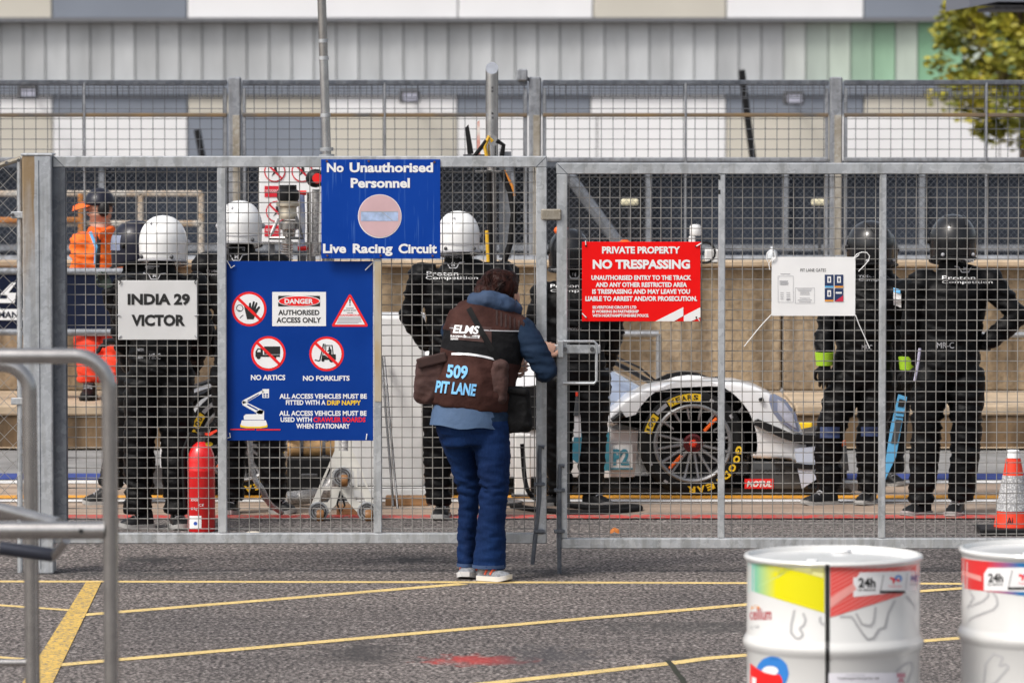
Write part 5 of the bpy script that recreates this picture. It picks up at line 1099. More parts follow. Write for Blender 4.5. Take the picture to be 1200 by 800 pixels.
# bargeboard with the class panel
car_prism([(716, 505), (748, 505), (744, 560), (714, 560)], 0.10, 0.12, mat('pinkish_white_panel', (0.62, 0.55, 0.53), 0.4), 'barge_board')
pb_ = car_prism([(715.5, 522), (741, 522), (741.5, 551), (715.5, 551)], 0.08, 0.095, M_SIGNW, 'class_panel'); f = lambda x, y: cp(x, y, 0.076)
txt('P2', 718.5, 526.5, 737.5, 546, f, M_TEAL, pb_, 0.05)
MB().flat(rect(715.5, 549, 741.5, 551), f).build('panel_edge', M_TEAL, pb_, fixn=False)
car_prism([(708, 506), (715, 506), (715, 552), (703.5, 552), (706, 530)], 0.06, 0.075, M_TEAL, 'teal_fin'); car_prism([(704, 552), (715, 552), (715, 560), (703, 560)], 0.06, 0.075, M_SIGNW, 'fin_tip')
car_prism([(703, 466), (735, 466), (735, 478), (703, 478)], 0.50, 0.52, M_ORED, 'mirror_flash')
txt('GOODYEAR', 884, 550, 921, 556, lambda x, y: cp(x, y, 0.026), M_TXTK, car, 0.03, shear=0.2)
mo = MB().flat(rect(873, 561, 907, 572.5), lambda x, y: cp(x, y, 0.024)).build('sponsor_sticker', M_REDP, car, fixn=False); txt('MOTUL', 875.5, 563.4, 904.5, 570.6, lambda x, y: cp(x, y, 0.022), M_TXT, mo, 0.045, shear=0.2)
# wheels
def arc_text(mb, s_, cx, cy, r, a0, a1, h, mapf, bold=0.03, inward=False):
    n = len(s_)
    for i, ch in enumerate(s_):
        if ch == ' ': continue
        a = R(a0 + (a1 - a0) * (i + 0.5) / n); wdt = abs(R(a1 - a0)) * r / n * 0.82
        vs, fs = text2d(ch, bold); x0 = min(v[0] for v in vs); x1 = max(v[0] for v in vs); y0 = min(v[1] for v in vs); y1 = max(v[1] for v in vs)
        out = []
        for (u, v) in vs:
            uu = ((u - x0) / max(1e-6, x1 - x0) - 0.5) * wdt * (0.45 if ch in 'I1' else 1); vv = ((v - y0) / (y1 - y0) - 0.5) * h
            out.append(mapf(cx + math.cos(a) * (r + vv) + math.sin(a) * uu, cy - math.sin(a) * (r + vv) + math.cos(a) * uu))
        mb.add(out, fs)
def wheel(x, y, d0, prints=True, flip=False):
    c_ = cp(x, y, d0); Rt = (CY0 - y) * CS; sg = -1 if flip else 1
    w_ = MB().lathe([(0.225, 0.03), (0.235, 0.008), (0.265, -0.006), (Rt - 0.03, 0.0), (Rt - 0.008, 0.015), (Rt, 0.045), (Rt, 0.25), (Rt - 0.02, 0.29), (0.235, 0.29), (0.225, 0.25)], c_, 56, 'Y', caps=False)
    if flip: w_.v = [Vector((v.x, 2 * (c_.y + 0.145) - v.y, v.z)) for v in w_.v]
    wo_ = w_.build('wheel', M_RUBBER, car, smooth=True)
    if flip: return
    MB().lathe([(0.228, 0.028), (0.236, 0.004), (0.226, -0.004), (0.213, 0.004), (0.208, 0.03), (0.205, 0.24), (0.228, 0.24)], c_, 48, 'Y', caps=False).build('rim', mat('grey_rim', (0.26, 0.262, 0.27), 0.35, 0.5), wo_, smooth=True)
    MB().lathe([(0.001, 0.17), (0.20, 0.17), (0.20, 0.2), (0.001, 0.2)], c_, 32, 'Y').build('brake_disc', mat('brake_black', (0.02, 0.02, 0.021), 0.6), wo_)  # disc in one even near-black of its own
    MSP = mat('spoke_grey', (0.28, 0.28, 0.29), 0.32, 0.5)
    for j in range(16):
        a = 2 * math.pi * (j + 0.4) / 16; dr = Vector((math.cos(a), 0, math.sin(a)))
        MB().tube([c_ + dr * 0.052 + Vector((0, 0.035, 0)), c_ + dr * 0.13 + Vector((0, 0.03, 0)), c_ + dr * 0.212 + Vector((0, 0.012, 0))], [0.013, 0.0085, 0.009], 6).build('spoke', MSP, wo_, smooth=True)
    for a in (R(47), R(47 + 180)):
        dr = Vector((math.cos(a), 0, math.sin(a))); MB().tube([c_ + dr * 0.10 + Vector((0, 0.018, 0)), c_ + dr * 0.205 + Vector((0, 0.0, 0))], 0.010, 6).build('painted_spoke', M_ORANGE, wo_)
    MB().lathe([(0.001, 0.012), (0.040, 0.012), (0.044, 0.0), (0.056, 0.004), (0.062, 0.04), (0.001, 0.04)], c_, 24, 'Y').build('hub', mat('dark_red_hub', (0.11, 0.010, 0.012), 0.4, 0.3), wo_, smooth=True)
    MB().lathe([(0.001, -0.03), (0.016, -0.028), (0.024, -0.005), (0.026, 0.0), (0.001, 0.0)], c_, 6, 'Y').build('wheel_nut', M_ORED, wo_)
    if prints:
        f1 = lambda a, b: Vector((cp(a, b).x, c_.y - 0.0085, cp(a, b).z)); f2_ = lambda a, b: Vector((cp(a, b).x, c_.y - 0.0100, cp(a, b).z))
        rm = (0.252 + Rt - 0.02) / 2 / CS; hb = 8.6
        def band(a0, a1):
            o_ = arc(x, y, rm + hb / 2, a0, a1, 10); i_ = arc(x, y, rm - hb / 2, a1, a0, 10); MB().flat(o_ + i_, f1).build('tyre_band', M_YELP, wo_, fixn=False)
        band(167, 143); band(122, 80); mb = MB(); arc_text(mb, '100', x, y, rm, 166, 146, 6.0, f2_); arc_text(mb, 'YEARS', x, y, rm, 120, 83, 6.0, f2_); mb.build('tyre_lettering', M_TXTK, wo_, fixn=False)
        MB().flat(arc(x, y, rm + 3, 141, 124, 5) + arc(x, y, rm - 1.5, 124, 141, 5), f1).build('tyre_emblem', M_TXTG, wo_, fixn=False)
        mb = MB(); arc_text(mb, 'GOODYEAR', x, y, rm, -2, -98, 8.0, f1, 0.05); mb.build('tyre_lettering', M_YELP, wo_, fixn=False)
        mb = MB()
        for a in (33, 64, 158 + 45, 232): mb.flat(arc(x, y, rm + 2, a, a + 5, 2) + arc(x, y, rm - 1, a + 5, a, 2), f1)
        mb.build('tyre_mark', M_TXTG, wo_, fixn=False)
wheel(812, 519, 0.0); wheel(280, 518, 0.0); wheel(812, 519, 1.48, False, True); wheel(280, 518, 1.48, False, True)

# ================================================================== PIT EQUIPMENT
def G3(x, y, z=0): return G(x, y, z)
# white fuel rig cabinet
cb = thing('fuel_cabinet', G(455, 586), 'tall plain white cabinet standing behind the photographer', 'cabinet'); cD = G(455, 586).y
a = W(408, 370, cD); b = W(497, 370, cD)
MB().bbox(((a.x + b.x) / 2, cD + 0.25, a.z / 2 + 0.04), (b.x - a.x, 0.44, a.z - 0.08), 0.02, None, 2).build('cabinet_body', M_WHITEP, cb); MB().bbox(((a.x + b.x) / 2, cD + 0.22, 0.04), (b.x - a.x + 0.05, 0.47, 0.075), 0.015, None, 2).build('skirt', M_WHITEP, cb)
MB().box((W(440, 0, cD).x, cD + 0.027, a.z * 0.45), (0.006, 0.01, a.z * 0.75)).build('door_seam', M_TXTG, cb)
cb = thing('cabinet_panel', G(612, 582), 'narrow white panel standing behind the photographer\'s camera bag', 'panel'); cD2 = G(612, 582).y - 0.05; a = W(603, 508, cD2); b = W(622, 508, cD2)
MB().bbox(((a.x + b.x) / 2, cD2, a.z / 2), (b.x - a.x, 0.05, a.z), 0.006).build('panel', M_WHITEP, cb); MB().bbox(((a.x + b.x) / 2, cD2, 0.012), (b.x - a.x + 0.04, 0.14, 0.024), 0.004).build('foot', M_STEELD, cb)
# planks on the ground
for j, (x0, x1, y, mm, lab) in enumerate(((452, 502, 592, M_WOOD, 'brown wooden plank lying in front of the white cabinet'), (395, 425, 603, M_WOOD, 'brown wooden board lying under the wheeled alloy frame'))):
    g0 = G((x0 + x1) / 2, y); wd = (x1 - x0) * mpp(g0.y); mb = MB(); mb.bbox(g0 + Vector((0, 0, 0.03)), (wd, 0.16, 0.05), 0.004); tag(mb.build('plank', mm, loc=g0), lab, 'plank')
# two thin rods leaning on the cabinet
for (x0, x1, yb, lab) in ((466, 450, 596, 'thin steel rod leaning on the white cabinet, its foot nearer the photographer'), (461, 447, 594, 'thin steel rod leaning on the white cabinet, its foot nearer the alloy frame')):
    g0 = G(x0, yb); tag(MB().tube([g0 + Vector((0, 0, .004)), W(x1, 418, cD - 0.012)], 0.007, 8).build('steel_rod', M_STEELD, loc=g0), lab, 'rod')
# wheeled A-frame
af = thing('wheeled_frame', G(402, 609), 'cream alloy A shaped frame with three brown caster wheels behind the blue sign', 'frame'); aD = G(402, 609).y
fpts = [(393, 500), (412, 500), (413, 528), (422, 545), (438, 590), (440, 602), (433, 609), (424, 606), (408, 588), (405, 582), (399, 582), (396, 588), (381, 606), (370, 609), (362, 603), (364, 592), (386, 542), (392, 528)]
hole = [rect(397, 503, 408, 528), [(394, 548), (410, 548), (415, 553), (415, 570), (389, 570), (389, 553)], [(379, 574), (388, 574), (388, 582), (384, 588), (374, 588)], [(414, 574), (423, 574), (429, 588), (420, 588), (415, 582)], [(418, 548), (421, 548), (429, 570), (419, 570)], [(386, 548), (389, 548), (386, 570), (377, 570)]]
def fl(D): return lambda x, y: W(x, y, D)
mb = MB(); loops = [fpts] + [h_[::-1] for h_ in hole]
mb.flat(fpts, fl(aD - 0.02), [h_[::-1] for h_ in hole]); mb.flat(fpts, fl(aD + 0.02), [h_[::-1] for h_ in hole])
for lp in loops:
    n = len(lp)
    for i in range(n): mb.add([W(*lp[i], aD - 0.02), W(*lp[(i + 1) % n], aD - 0.02), W(*lp[(i + 1) % n], aD + 0.02), W(*lp[i], aD + 0.02)], [(0, 1, 2, 3)])
mb.build('frame_plate', M_CREAM, af)
for (x, y) in ((373, 599), (430, 599), (401, 558)):
    c_ = W(x, y, aD - 0.035); MB().lathe([(0.001, 0), (0.052, 0), (0.056, 0.01), (0.05, 0.02), (0.001, 0.02)], c_, 20, 'Y').build('caster_plate', M_GALV, af, smooth=True)
    for rr_ in (0.028, 0.042): MB().tube([c_ + Vector((rr_ * math.cos(q), -0.003, rr_ * math.sin(q))) for q in [2 * math.pi * i / 16 for i in range(17)]], 0.004, 5).build('caster_ring', M_STEELD, af)
    MB().lathe([(0.004, -0.02), (0.03, -0.02), (0.034, -0.012), (0.034, 0.012), (0.03, 0.02), (0.004, 0.02)], c_ + Vector((0.012, -0.02, -0.022)), 16, 'X').build('caster_wheel', M_PU, af, smooth=True)
MB().tube([W(399, 575, aD - 0.03), W(395, 590, aD - 0.04), W(399, 601, aD - 0.04), W(404, 592, aD - 0.04), W(401, 580, aD - 0.03)], 0.006, 5).build('cable_loop', M_BLACKP, af, smooth=True)
MB().tube([W(402, 500, aD), W(402, 440, aD)], 0.022, 8).build('upright', M_CREAM, af, smooth=True)
# black case with a tan roll on it
g0 = G(362, 588); cs = thing('equipment_case', g0, 'black equipment case on the ground under the tan roll', 'case'); a = W(336, 536, g0.y); b = W(389, 536, g0.y)
MB().bbox(((a.x + b.x) / 2, g0.y + 0.2, a.z / 2), (b.x - a.x, 0.38, a.z), 0.015, None, 2).build('case_body', M_BLACKP, cs); MB().bbox(((a.x + b.x) / 2, g0.y + 0.008, a.z * 0.6), (0.10, 0.02, 0.02), 0.005).build('handle', M_STEELD, cs)
rl = thing('tan_roll', W(366, 536, g0.y + 0.15), 'tan padded roll lying on the black equipment case', 'roll'); c_ = W(366, 524.5, g0.y + 0.15)
MB().lathe([(0.02, -0.145), (0.045, -0.145), (0.055, -0.13), (0.055, 0.13), (0.045, 0.145), (0.02, 0.145)], c_, 20, 'X').build('padding', M_TAN, rl, smooth=True); MB().lathe([(0.002, -0.16), (0.02, -0.16), (0.02, 0.16), (0.002, 0.16)], c_, 10, 'X').build('core', M_STEELD, rl)
for q in (-0.07, 0.06): MB().lathe([(0.0555, q), (0.0572, q + 0.002), (0.0572, q + 0.018), (0.0555, q + 0.02)], c_, 20, 'X', caps=False).build('strap', M_STEELD, rl)
# hoses
def hose(pts, r, m, lab, name='hose', nm=8):
    P_ = [Vector(p) for p in pts]; sm = []
    for i in range(len(P_) - 1):
        p0, p1, p2, p3 = P_[max(i - 1, 0)], P_[i], P_[i + 1], P_[min(i + 2, len(P_) - 1)]
        for k_ in range(8):
            t_ = k_ / 8; sm.append(0.5 * ((2 * p1) + (p2 - p0) * t_ + (2 * p0 - 5 * p1 + 4 * p2 - p3) * t_ ** 2 + (3 * p1 - p0 - 3 * p2 + p3) * t_ ** 3))
    sm.append(P_[-1]); g0_ = P_[0]
    return tag(MB().tube(sm, r, nm).build(name, m, loc=Vector((P_[-1].x, P_[-1].y, 0)), smooth=True), lab, 'hose')
hose([W(291, 440, 26.3), W(293, 520, 26.3), W(297, 556, 26.3), W(307, 573, 26.3), W(316, 590, 26.4), G(330, 604) + Vector((0, 0, .02))], 0.016, M_BRAID, 'thin braided hose hanging beside the crew member behind the large blue sign')
hose([G(336, 594) + Vector((0, 0, .05)), G(358, 594) + Vector((0, 0, .06)), W(378, 578, 26.9), W(392, 560, 26.9), W(402, 535, 26.9), W(404, 500, 26.95)], 0.042, M_BRAID, 'thick braided fuel hose curving up behind the wheeled alloy frame', nm=12)
hose([G(600, 596) + Vector((0, 0, .018)), G(640, 602) + Vector((0, 0, .018)), G(690, 604) + Vector((0, 0, .018)), G(745, 600) + Vector((0, 0, .018)), G(742, 597) + Vector((0, 0, .018)), G(690, 598) + Vector((0, 0, .018)), G(630, 590) + Vector((0, 0, .018))], 0.017, M_RUBBER, 'black air hose looped on the ground beside the crew member at the gate gap')
hose([W(612, 520, 27.0), W(615, 560, 27.0), W(622, 580, 26.9), G(640, 592) + Vector((0, 0, .014))], 0.013, M_RUBBER, 'black air hose dropping to the ground behind the camera bag')
# fire extinguisher
e0 = G(236, 622); ex = thing('fire_extinguisher', e0, 'red fire extinguisher standing on the ground beside the large blue sign', 'extinguisher'); q = 0.076
MB().lathe([(0.005, 0.0), (q - 0.004, 0.0), (q, 0.006), (q, 0.33), (q + 0.0015, 0.335), (q, 0.34), (q, 0.385), (q * 0.93, 0.425), (q * 0.72, 0.462), (q * 0.4, 0.485), (0.02, 0.492), (0.005, 0.492)], e0, 28).build('cylinder', M_EXT, ex, smooth=True)
MB().lathe([(0.004, 0.49), (0.017, 0.49), (0.017, 0.525), (0.022, 0.53), (0.022, 0.545), (0.004, 0.545)], e0, 14).build('valve', M_STEELD, ex, smooth=True)
MB().prism([e0 + Vector((x_, -0.008, z_)) for x_, z_ in ((-0.03, 0.545), (0.03, 0.548), (0.085, 0.60), (0.075, 0.612), (0.02, 0.57), (-0.03, 0.562))], (0, 0.018, 0)).build('handle', M_BLACKP, ex)
MB().prism([e0 + Vector((x_, -0.006, z_)) for x_, z_ in ((0.0, 0.53), (0.05, 0.525), (0.09, 0.55), (0.085, 0.56), (0.04, 0.54), (0.0, 0.543))], (0, 0.014, 0)).build('lever', M_ORED, ex)
MB().tube([e0 + Vector((-0.015, -0.01, 0.52)), e0 + Vector((-0.06, -0.02, 0.54)), e0 + Vector((-0.098, -0.02, 0.44)), e0 + Vector((-0.094, -0.02, 0.25)), e0 + Vector((-0.088, -0.01, 0.12))], 0.010, 8).build('discharge_hose', M_BLACKP, ex, smooth=True)
def onex(x, y):
    d = ray(x, y); o = CAMP - e0; A = d.x ** 2 + d.y ** 2; B = 2 * (o.x * d.x + o.y * d.y); C_ = o.x ** 2 + o.y ** 2 - (q + 0.0016) ** 2; t_ = (-B - math.sqrt(max(0, B * B - 4 * A * C_))) / (2 * A); return CAMP + d * t_
MB().grid(222, 236, 604, 619, onex, 8, 3).build('instruction_label', M_TXT, ex, fixn=False); MB().flat(circ(229, 613, 2.2, 12), lambda x, y: onex(x, y) - Vector((0, .001, 0))).build('label_symbol', mat('blue_print', (0.02, 0.08, 0.4), 0.5), ex, fixn=False)
MB().flat(circ(245, 520, 4.5, 14, 2.5), onex).build('inspection_sticker', M_YELP, ex, fixn=False)
txt('CE', 233, 590, 239, 593, onex, M_TXT, ex, 0.0); txt('POWDER', 224, 584, 233, 587, onex, M_TXT, ex, 0.0); txt('6 kg', 224, 594, 231, 598, onex, M_TXT, ex, 0.0)
# traffic cone
c0 = G(1187, 624); cn = thing('traffic_cone', c0, 'orange traffic cone with speckled reflective sleeve on a black base', 'cone')
MB().bbox(c0 + Vector((-0.03, 0, 0.018)), (0.33, 0.33, 0.035), 0.008).build('base', M_BLACKP, cn)
def cone_seg(z0_, z1_, m, nm, e=0.0):
    rad = lambda z_: 0.112 - z_ * 0.175 + e
    MB().lathe([(rad(z0_) * 0.9, z0_), (rad(z0_), z0_ + 0.002), (rad(z1_), z1_ - 0.002), (rad(z1_) * 0.9, z1_)], c0, 28).build(nm, m, cn, smooth=True)
cone_seg(0.034, 0.125, M_CONE, 'lower_cone'); cone_seg(0.122, 0.318, M_SLEEVE, 'reflective_sleeve', 0.003); cone_seg(0.315, 0.41, M_CONE, 'upper_cone'); cone_seg(0.41, 0.455, M_TXT, 'tip')
txt('Ai', 1180, 606, 1187, 614, lambda x, y: W(x, y, c0.y - 0.101), M_TXTK, cn, 0.02)
# poles and gantry
g0 = Vector((W(381, 600, 27.6).x, 27.6, 0)); pl = thing('aerial_pole', g0, 'slim silver telescopic pole rising above the blue personnel sign', 'pole')
top = W(376, -30, 27.6); dirp = lambda y: Vector((W(376 + (y + 30) * 0.033, y, 27.6).x, 27.6, W(376, y, 27.6).z))
MB().tube([g0, dirp(250)], 0.036, 12).build('lower_tube', M_STAIN, pl, smooth=True); MB().tube([dirp(255), dirp(68)], 0.026, 12).build('middle_tube', M_ALU, pl, smooth=True); MB().tube([dirp(69), top], 0.0255, 12).build('upper_tube', M_STAIN, pl, smooth=True)
for y, r_ in ((68, 0.031), (48, 0.029), (135, 0.031), (175, 0.04), (183, 0.045)): MB().tube([dirp(y - 2), dirp(y + 2)], r_, 12).build('collar', M_GALV, pl, smooth=True)
MB().lathe([(0.01, 0), (0.2, 0), (0.2, 0.02), (0.01, 0.02)], g0, 20).build('foot_plate', M_STEELD, pl)
g0 = Vector((W(577, 600, 27.9).x, 27.3, 0)); gDp = 27.3; pl = thing('gantry_pole', g0, 'polished silver pipe with slanted cut end rising over the gate', 'pole')
x_ = W(576.5, 0, gDp).x; mb = MB(); n = 20; rg0 = [Vector((x_ + 0.037 * math.cos(2 * math.pi * j / n), gDp + 0.037 * math.sin(2 * math.pi * j / n), W(0, 80, gDp).z + 0.037 * math.sin(2 * math.pi * j / n) * 0.95)) for j in range(n)]
rg1 = [Vector((p.x, p.y, W(0, 192, gDp).z)) for p in rg0]; mb.rings([rg1, rg0], True); mb.build('pipe', M_ALU, pl, smooth=True)
MB().tube([Vector((x_, gDp, W(0, 192, gDp).z)), Vector((x_, gDp, 0))], 0.028, 12).build('lower_pipe', M_STAIN, pl, smooth=True)
MB().lathe([(0.001, -0.004), (0.024, -0.004), (0.024, 0.01), (0.001, 0.01)], Vector((x_ + 0.006, gDp - 0.0375, W(0, 165, gDp).z)), 18, 'Y').build('port_hole', M_TXTK, pl); MB().lathe([(0.025, -0.006), (0.031, -0.006), (0.031, 0.01), (0.025, 0.01)], Vector((x_ + 0.006, gDp - 0.0375, W(0, 165, gDp).z)), 18, 'Y').build('port_ring', M_ALU, pl)
for y in (103, 107, 133, 138): MB().box(Vector((x_ + 0.003, gDp - 0.038, W(0, y, gDp).z)), (0.012, 0.008, 0.012)).build('rivet', M_STEELD, pl)
MB().lathe([(0.01, 0), (0.18, 0), (0.18, 0.02), (0.01, 0.02)], g0, 20).build('foot_plate', M_STEELD, pl)
for (pts, m, r_) in (([(572, 190), (568, 172), (573, 160), (577, 166)], mat('yellow_hose', (0.65, 0.38, 0.02), 0.5), 0.011), ([(582, 165), (590, 170), (588, 186), (583, 195)], M_RUBBER, 0.013), ([(570, 165), (560, 178), (552, 188)], M_RUBBER, 0.012), ([(588, 200), (598, 225), (602, 250), (598, 285), (590, 310)], M_RUBBER, 0.018), ([(573, 200), (574, 250), (575, 310)], M_RUBBER, 0.015), ([(571, 270), (573, 310)], MATS['yellow_hose'], 0.014), ([(590, 200), (600, 218), (602, 230)], mat('orange_hose', (0.7, 0.25, 0.03), 0.5), 0.010), ([(604, 330), (604, 316), (594, 309), (584, 318), (580, 340)], M_RUBBER, 0.024)):
    MB().tube([W(a, b, gDp - 0.05) for a, b in pts], r_, 8).build('hose', m, pl, smooth=True)
MB().box(W(577, 201, gDp - 0.04), (0.2, 0.02, 0.014)).build('hose_bracket', M_STAIN, pl); MB().box(W(592, 240, gDp + 0.03), (0.07, 0.03, 0.62)).build('back_rail', M_GALVF, pl)
MB().prism([W(x, y, gDp + .1) for x, y in [(545, 150), (549, 146), (555, 180), (548, 182)]], (0, 0.04, 0)).build('bracket_plate', M_BLACKP, pl); MB().prism([W(x, y, gDp + .06) for x, y in [(559, 143), (562, 141), (563, 183), (559, 183)]], (0, 0.02, 0)).build('warning_strip', mat('faded_red_strip', (0.60, 0.16, 0.11), 0.5, col2=(0.7, 0.66, 0.62), vscale=14), pl); MB().box(W(563, 184, gDp + .07), (0.2, 0.03, 0.03)).build('bracket_arm', M_STEELD, pl)
# pit equipment board with prohibition discs
wbD = 28.5; t = thing('warning_board', Vector((W(340, 0, wbD).x, wbD, 0)), 'white board with red prohibition discs behind the refuelling coupling', 'board'); a = W(304, 284, wbD); b = W(378, 190, wbD)
MB().bbox(((a.x + b.x) / 2, wbD, (a.z + b.z) / 2), (b.x - a.x, 0.02, b.z - a.z), 0.004).build('board', M_SIGNW, t)
for x in (318, 366): MB().box((W(x, 0, wbD).x, wbD + 0.03, a.z / 2 + 0.1), (0.03, 0.03, a.z + 0.2)).build('leg', M_STEELD, t)
for (cx, cy) in ((322, 201), (354, 201), (324, 248)):
    pr(circ(cx, cy, 12.5), wbD - 0.014, mat('crimson_ring', (0.62, 0.012, 0.03), 0.4), t, 'symbol_ring'); pr(circ(cx, cy, 11), wbD - 0.016, M_SIGNW, t, 'symbol_face'); MB().flat([(cx - 1, cy - 6), (cx + 2, cy - 6), (cx + 3, cy), (cx + 6, cy + 5), (cx + 1, cy + 2), (cx - 4, cy + 6), (cx - 1, cy)], at(wbD - 0.0175)).build('pictogram', M_TXTK, t, fixn=False); pr(thickline(cx - 8, cy - 8, cx + 8, cy + 8, 2.2), wbD - 0.019, MATS['crimson_ring'], t, 'symbol_slash')
for y in (218, 264): pr(rect(310, y, 328, y + 13), wbD - 0.014, MATS['crimson_ring'], t, 'print_panel'); txt('NO SMOKING' if y < 220 else 'KEEP CLEAR', 311.5, y + 4, 326, y + 7, at(wbD - 0.0155), M_TXT, t, 0.0)
# refuelling coupling on its sprung hose
fD = 27.5; t = thing('refuelling_coupling', Vector((W(336, 0, fD).x, fD, 0)), 'champagne coloured refuelling coupling on a sprung hose in front of the warning board', 'coupling')
def lz(x, prof, m, nm): c_ = Vector((W(x, 0, fD).x, fD, 0)); s_ = mpp(fD); return MB().lathe([(r_ * s_, W(0, y, fD).z) for r_, y in prof], c_, 24).build(nm, m, t, smooth=True)
lz(337, [(1, 235), (12, 235), (13, 232), (13, 224), (10, 222), (10, 217), (1, 217)], M_BLACKP, 'top_cap'); lz(337, [(1, 257), (10, 257), (11, 253), (10, 250), (10, 243), (14, 241), (14, 237), (11, 235), (1, 235)], M_BRASS, 'body'); lz(338, [(1, 278), (7, 278), (8, 270), (12, 268), (12, 262), (8, 258), (1, 258)], M_STAIN, 'lower_body')
MB().tube([W(326, 256, fD - .03), W(319, 272, fD - .05), W(316, 279, fD - .05), W(334, 279, fD - .06)], 0.011, 8).build('grab_handle', M_STAIN, t, smooth=True); MB().tube([W(347, 254, fD - .03), W(352, 270, fD - .05), W(355, 279, fD - .05), W(340, 279, fD - .06)], 0.009, 8).build('grab_handle', M_STEELD, t, smooth=True)
sp_ = [W(336, 284 + i * 0.36, fD) + Vector((0.034 * math.cos(i * 0.8), 0.034 * math.sin(i * 0.8), 0)) for i in range(64)]; MB().tube(sp_, 0.005, 5).build('spring', M_STAIN, t)
MB().tube([W(336, 278, fD), W(336, 400, fD), W(338, 500, fD), G(340, 578)], 0.028, 10).build('hose', M_BRAID, t, smooth=True)
MB().tube([W(353, 228, fD + .1), W(354, 262, fD + .1), W(353, 290, fD + .1)], 0.02, 10).build('sight_tube', mat('white_blue_tube', (0.72, 0.73, 0.76), 0.4, col2=(0.03, 0.14, 0.55), vscale=9), t, smooth=True); MB().tube([W(362, 226, fD + .1), W(362, 330, fD + .1)], 0.012, 8).build('support_tube', M_STAIN, t, smooth=True); MB().tube([W(370, 222, fD + .1), W(369, 300, fD + .1)], 0.022, 10).build('braided_line', M_BRAID, t, smooth=True)
for (x, y) in ((353, 226), (353, 291)): MB().tube([W(x - 4, y, fD + .09), W(x + 6, y, fD + .09)], 0.014, 8).build('red_fitting', M_REDP, t, smooth=True)
MB().ball(W(370, 209, fD + .05), (0.06, 0.05, 0.055), 12, 8).build('regulator', M_BLACKP, t, smooth='all'); MB().lathe([(0.001, -0.01), (0.03, -0.01), (0.03, 0), (0.001, 0)], W(372, 209, fD - .0), 14, 'Y').build('gauge', M_REDP, t)
MB().box(Vector((W(352, 0, fD).x, fD + .12, W(0, 300, fD).z / 2)), (0.05, 0.04, W(0, 300, fD).z)).build('stand', M_STEELD, t)
# black truss box above crew at the gate
# hoarding on the step
hD = 31.85; t = thing('hoarding', Vector((W(60, 0, hD).x, hD, zt)), 'navy advertising hoarding on grey tube rails in front of the orange marshal', 'hoarding')
for y in (318, 389): MB().tube([W(-70, y, hD), W(178, y, hD)], 0.024, 10).build('tube', M_GALVF, t, smooth=True)
for x in (-60, 40, 174): MB().tube([W(x, 316, hD + .04), Vector((W(x, 0, hD).x, hD + .04, zt))], 0.02, 8).build('upright', M_GALVF, t, smooth=True)
for x0, x1 in ((-70, 48), (49, 178)): a = W(x0, 386, hD); b = W(x1, 322, hD); MB().bbox(((a.x + b.x) / 2, hD, (a.z + b.z) / 2), (b.x - a.x - .01, 0.012, b.z - a.z), 0.003).build('board', M_NAVY, t)
f = at(hD - 0.012); mb = MB(); mb.flat([(0, 345), (14, 331), (19, 331), (10, 343), (19, 343), (17, 355), (-4, 355), (-2, 350), (8, 350), (9, 346)], f); mb.flat([(-40, 331), (-8, 331), (-20, 355), (-52, 355)], f); mb.build('logo', M_TXT, t, fixn=False)
mb = MB(); mb.flat([(-52, 362), (30, 362), (28, 375), (-52, 375)], f); mb.build('logo_bar', M_TXT, t, fixn=False); txt('LE MANS', -16, 365, 27, 372.5, at(hD - 0.014), M_NAVY, t, 0.03)
# items on top of the pit wall
p = W(833, 307, DW - .05); t = thing('timing_box', p, 'white equipment box with looped black cable on top of the pit wall', 'box'); MB().bbox(W(834, 300.5, DW - .02), (0.095, 0.1, 0.11), 0.01).build('box', M_SIGNW, t)
MB().tube([W(826 + 20 * math.cos(q) * 0.6, 296 - 12 * math.sin(q), DW - .12) for q in [i * 0.35 for i in range(19)]], 0.009, 6).build('cable', M_BLACKP, t, smooth=True)
p = W(812, 307, DW + .02); t = thing('beacon_lamp', p, 'white lantern on a short stand above the red sign', 'lamp'); MB().lathe([(0.005, 0.0), (0.034, 0.0), (0.04, 0.01), (0.04, 0.06), (0.03, 0.075), (0.005, 0.078)], W(815, 276, DW), 16).build('lamp_head', M_SIGNW, t, smooth=True); MB().bbox(W(811, 283, DW), (0.045, 0.05, 0.075), 0.006).build('lamp_base', M_SIGNW, t); MB().box(W(811, 300, DW), (0.02, 0.02, 0.11)).build('stem', M_STEELD, t)
p = W(905, 307, DW); t = thing('spray_bottle', p, 'small clear bottle on the pit wall just above the white notice', 'bottle'); MB().lathe([(0.005, 0), (0.035, 0), (0.04, 0.02), (0.035, 0.07), (0.015, 0.09), (0.012, 0.11), (0.002, 0.11)], p + Vector((0, 0, 0.0)), 14).build('bottle_body', mat('clear_plastic', (0.5, 0.53, 0.56), 0.2), t, smooth=True)
p = W(735, 307, DW); t = thing('orange_helmet', p, 'orange rounded cap just showing over the red sign', 'cap'); MB().ball(W(732, 290, DW + .1), (0.06, 0.06, 0.055), 14, 8).build('cap_dome', M_ORANGE, t, smooth='all'); MB().box(W(732, 297, DW + .1), (0.15, 0.14, 0.012)).build('brim', M_ORANGE, t); MB().tube([W(732, 298, DW + .1), W(732, 309, DW + .1)], 0.03, 8).build('stand', M_STEELD, t)
p = G(945, 545); t = thing('yellow_marker', W(944, 512, 31.3), 'yellow marker block in front of the concrete step by the headlight', 'marker'); t.location = (W(944, 0, 31.3).x, 31.3, 0); OFF[t.name] = Vector(t.location)
MB().bbox(W(943, 503, 31.3), (0.10, 0.05, 0.10), 0.008).build('marker_head', M_YELP, t); MB().box(Vector((W(943, 0, 31.3).x, 31.3, W(0, 512, 31.3).z / 2)), (0.03, 0.03, W(0, 512, 31.3).z)).build('marker_post', M_STEELD, t)
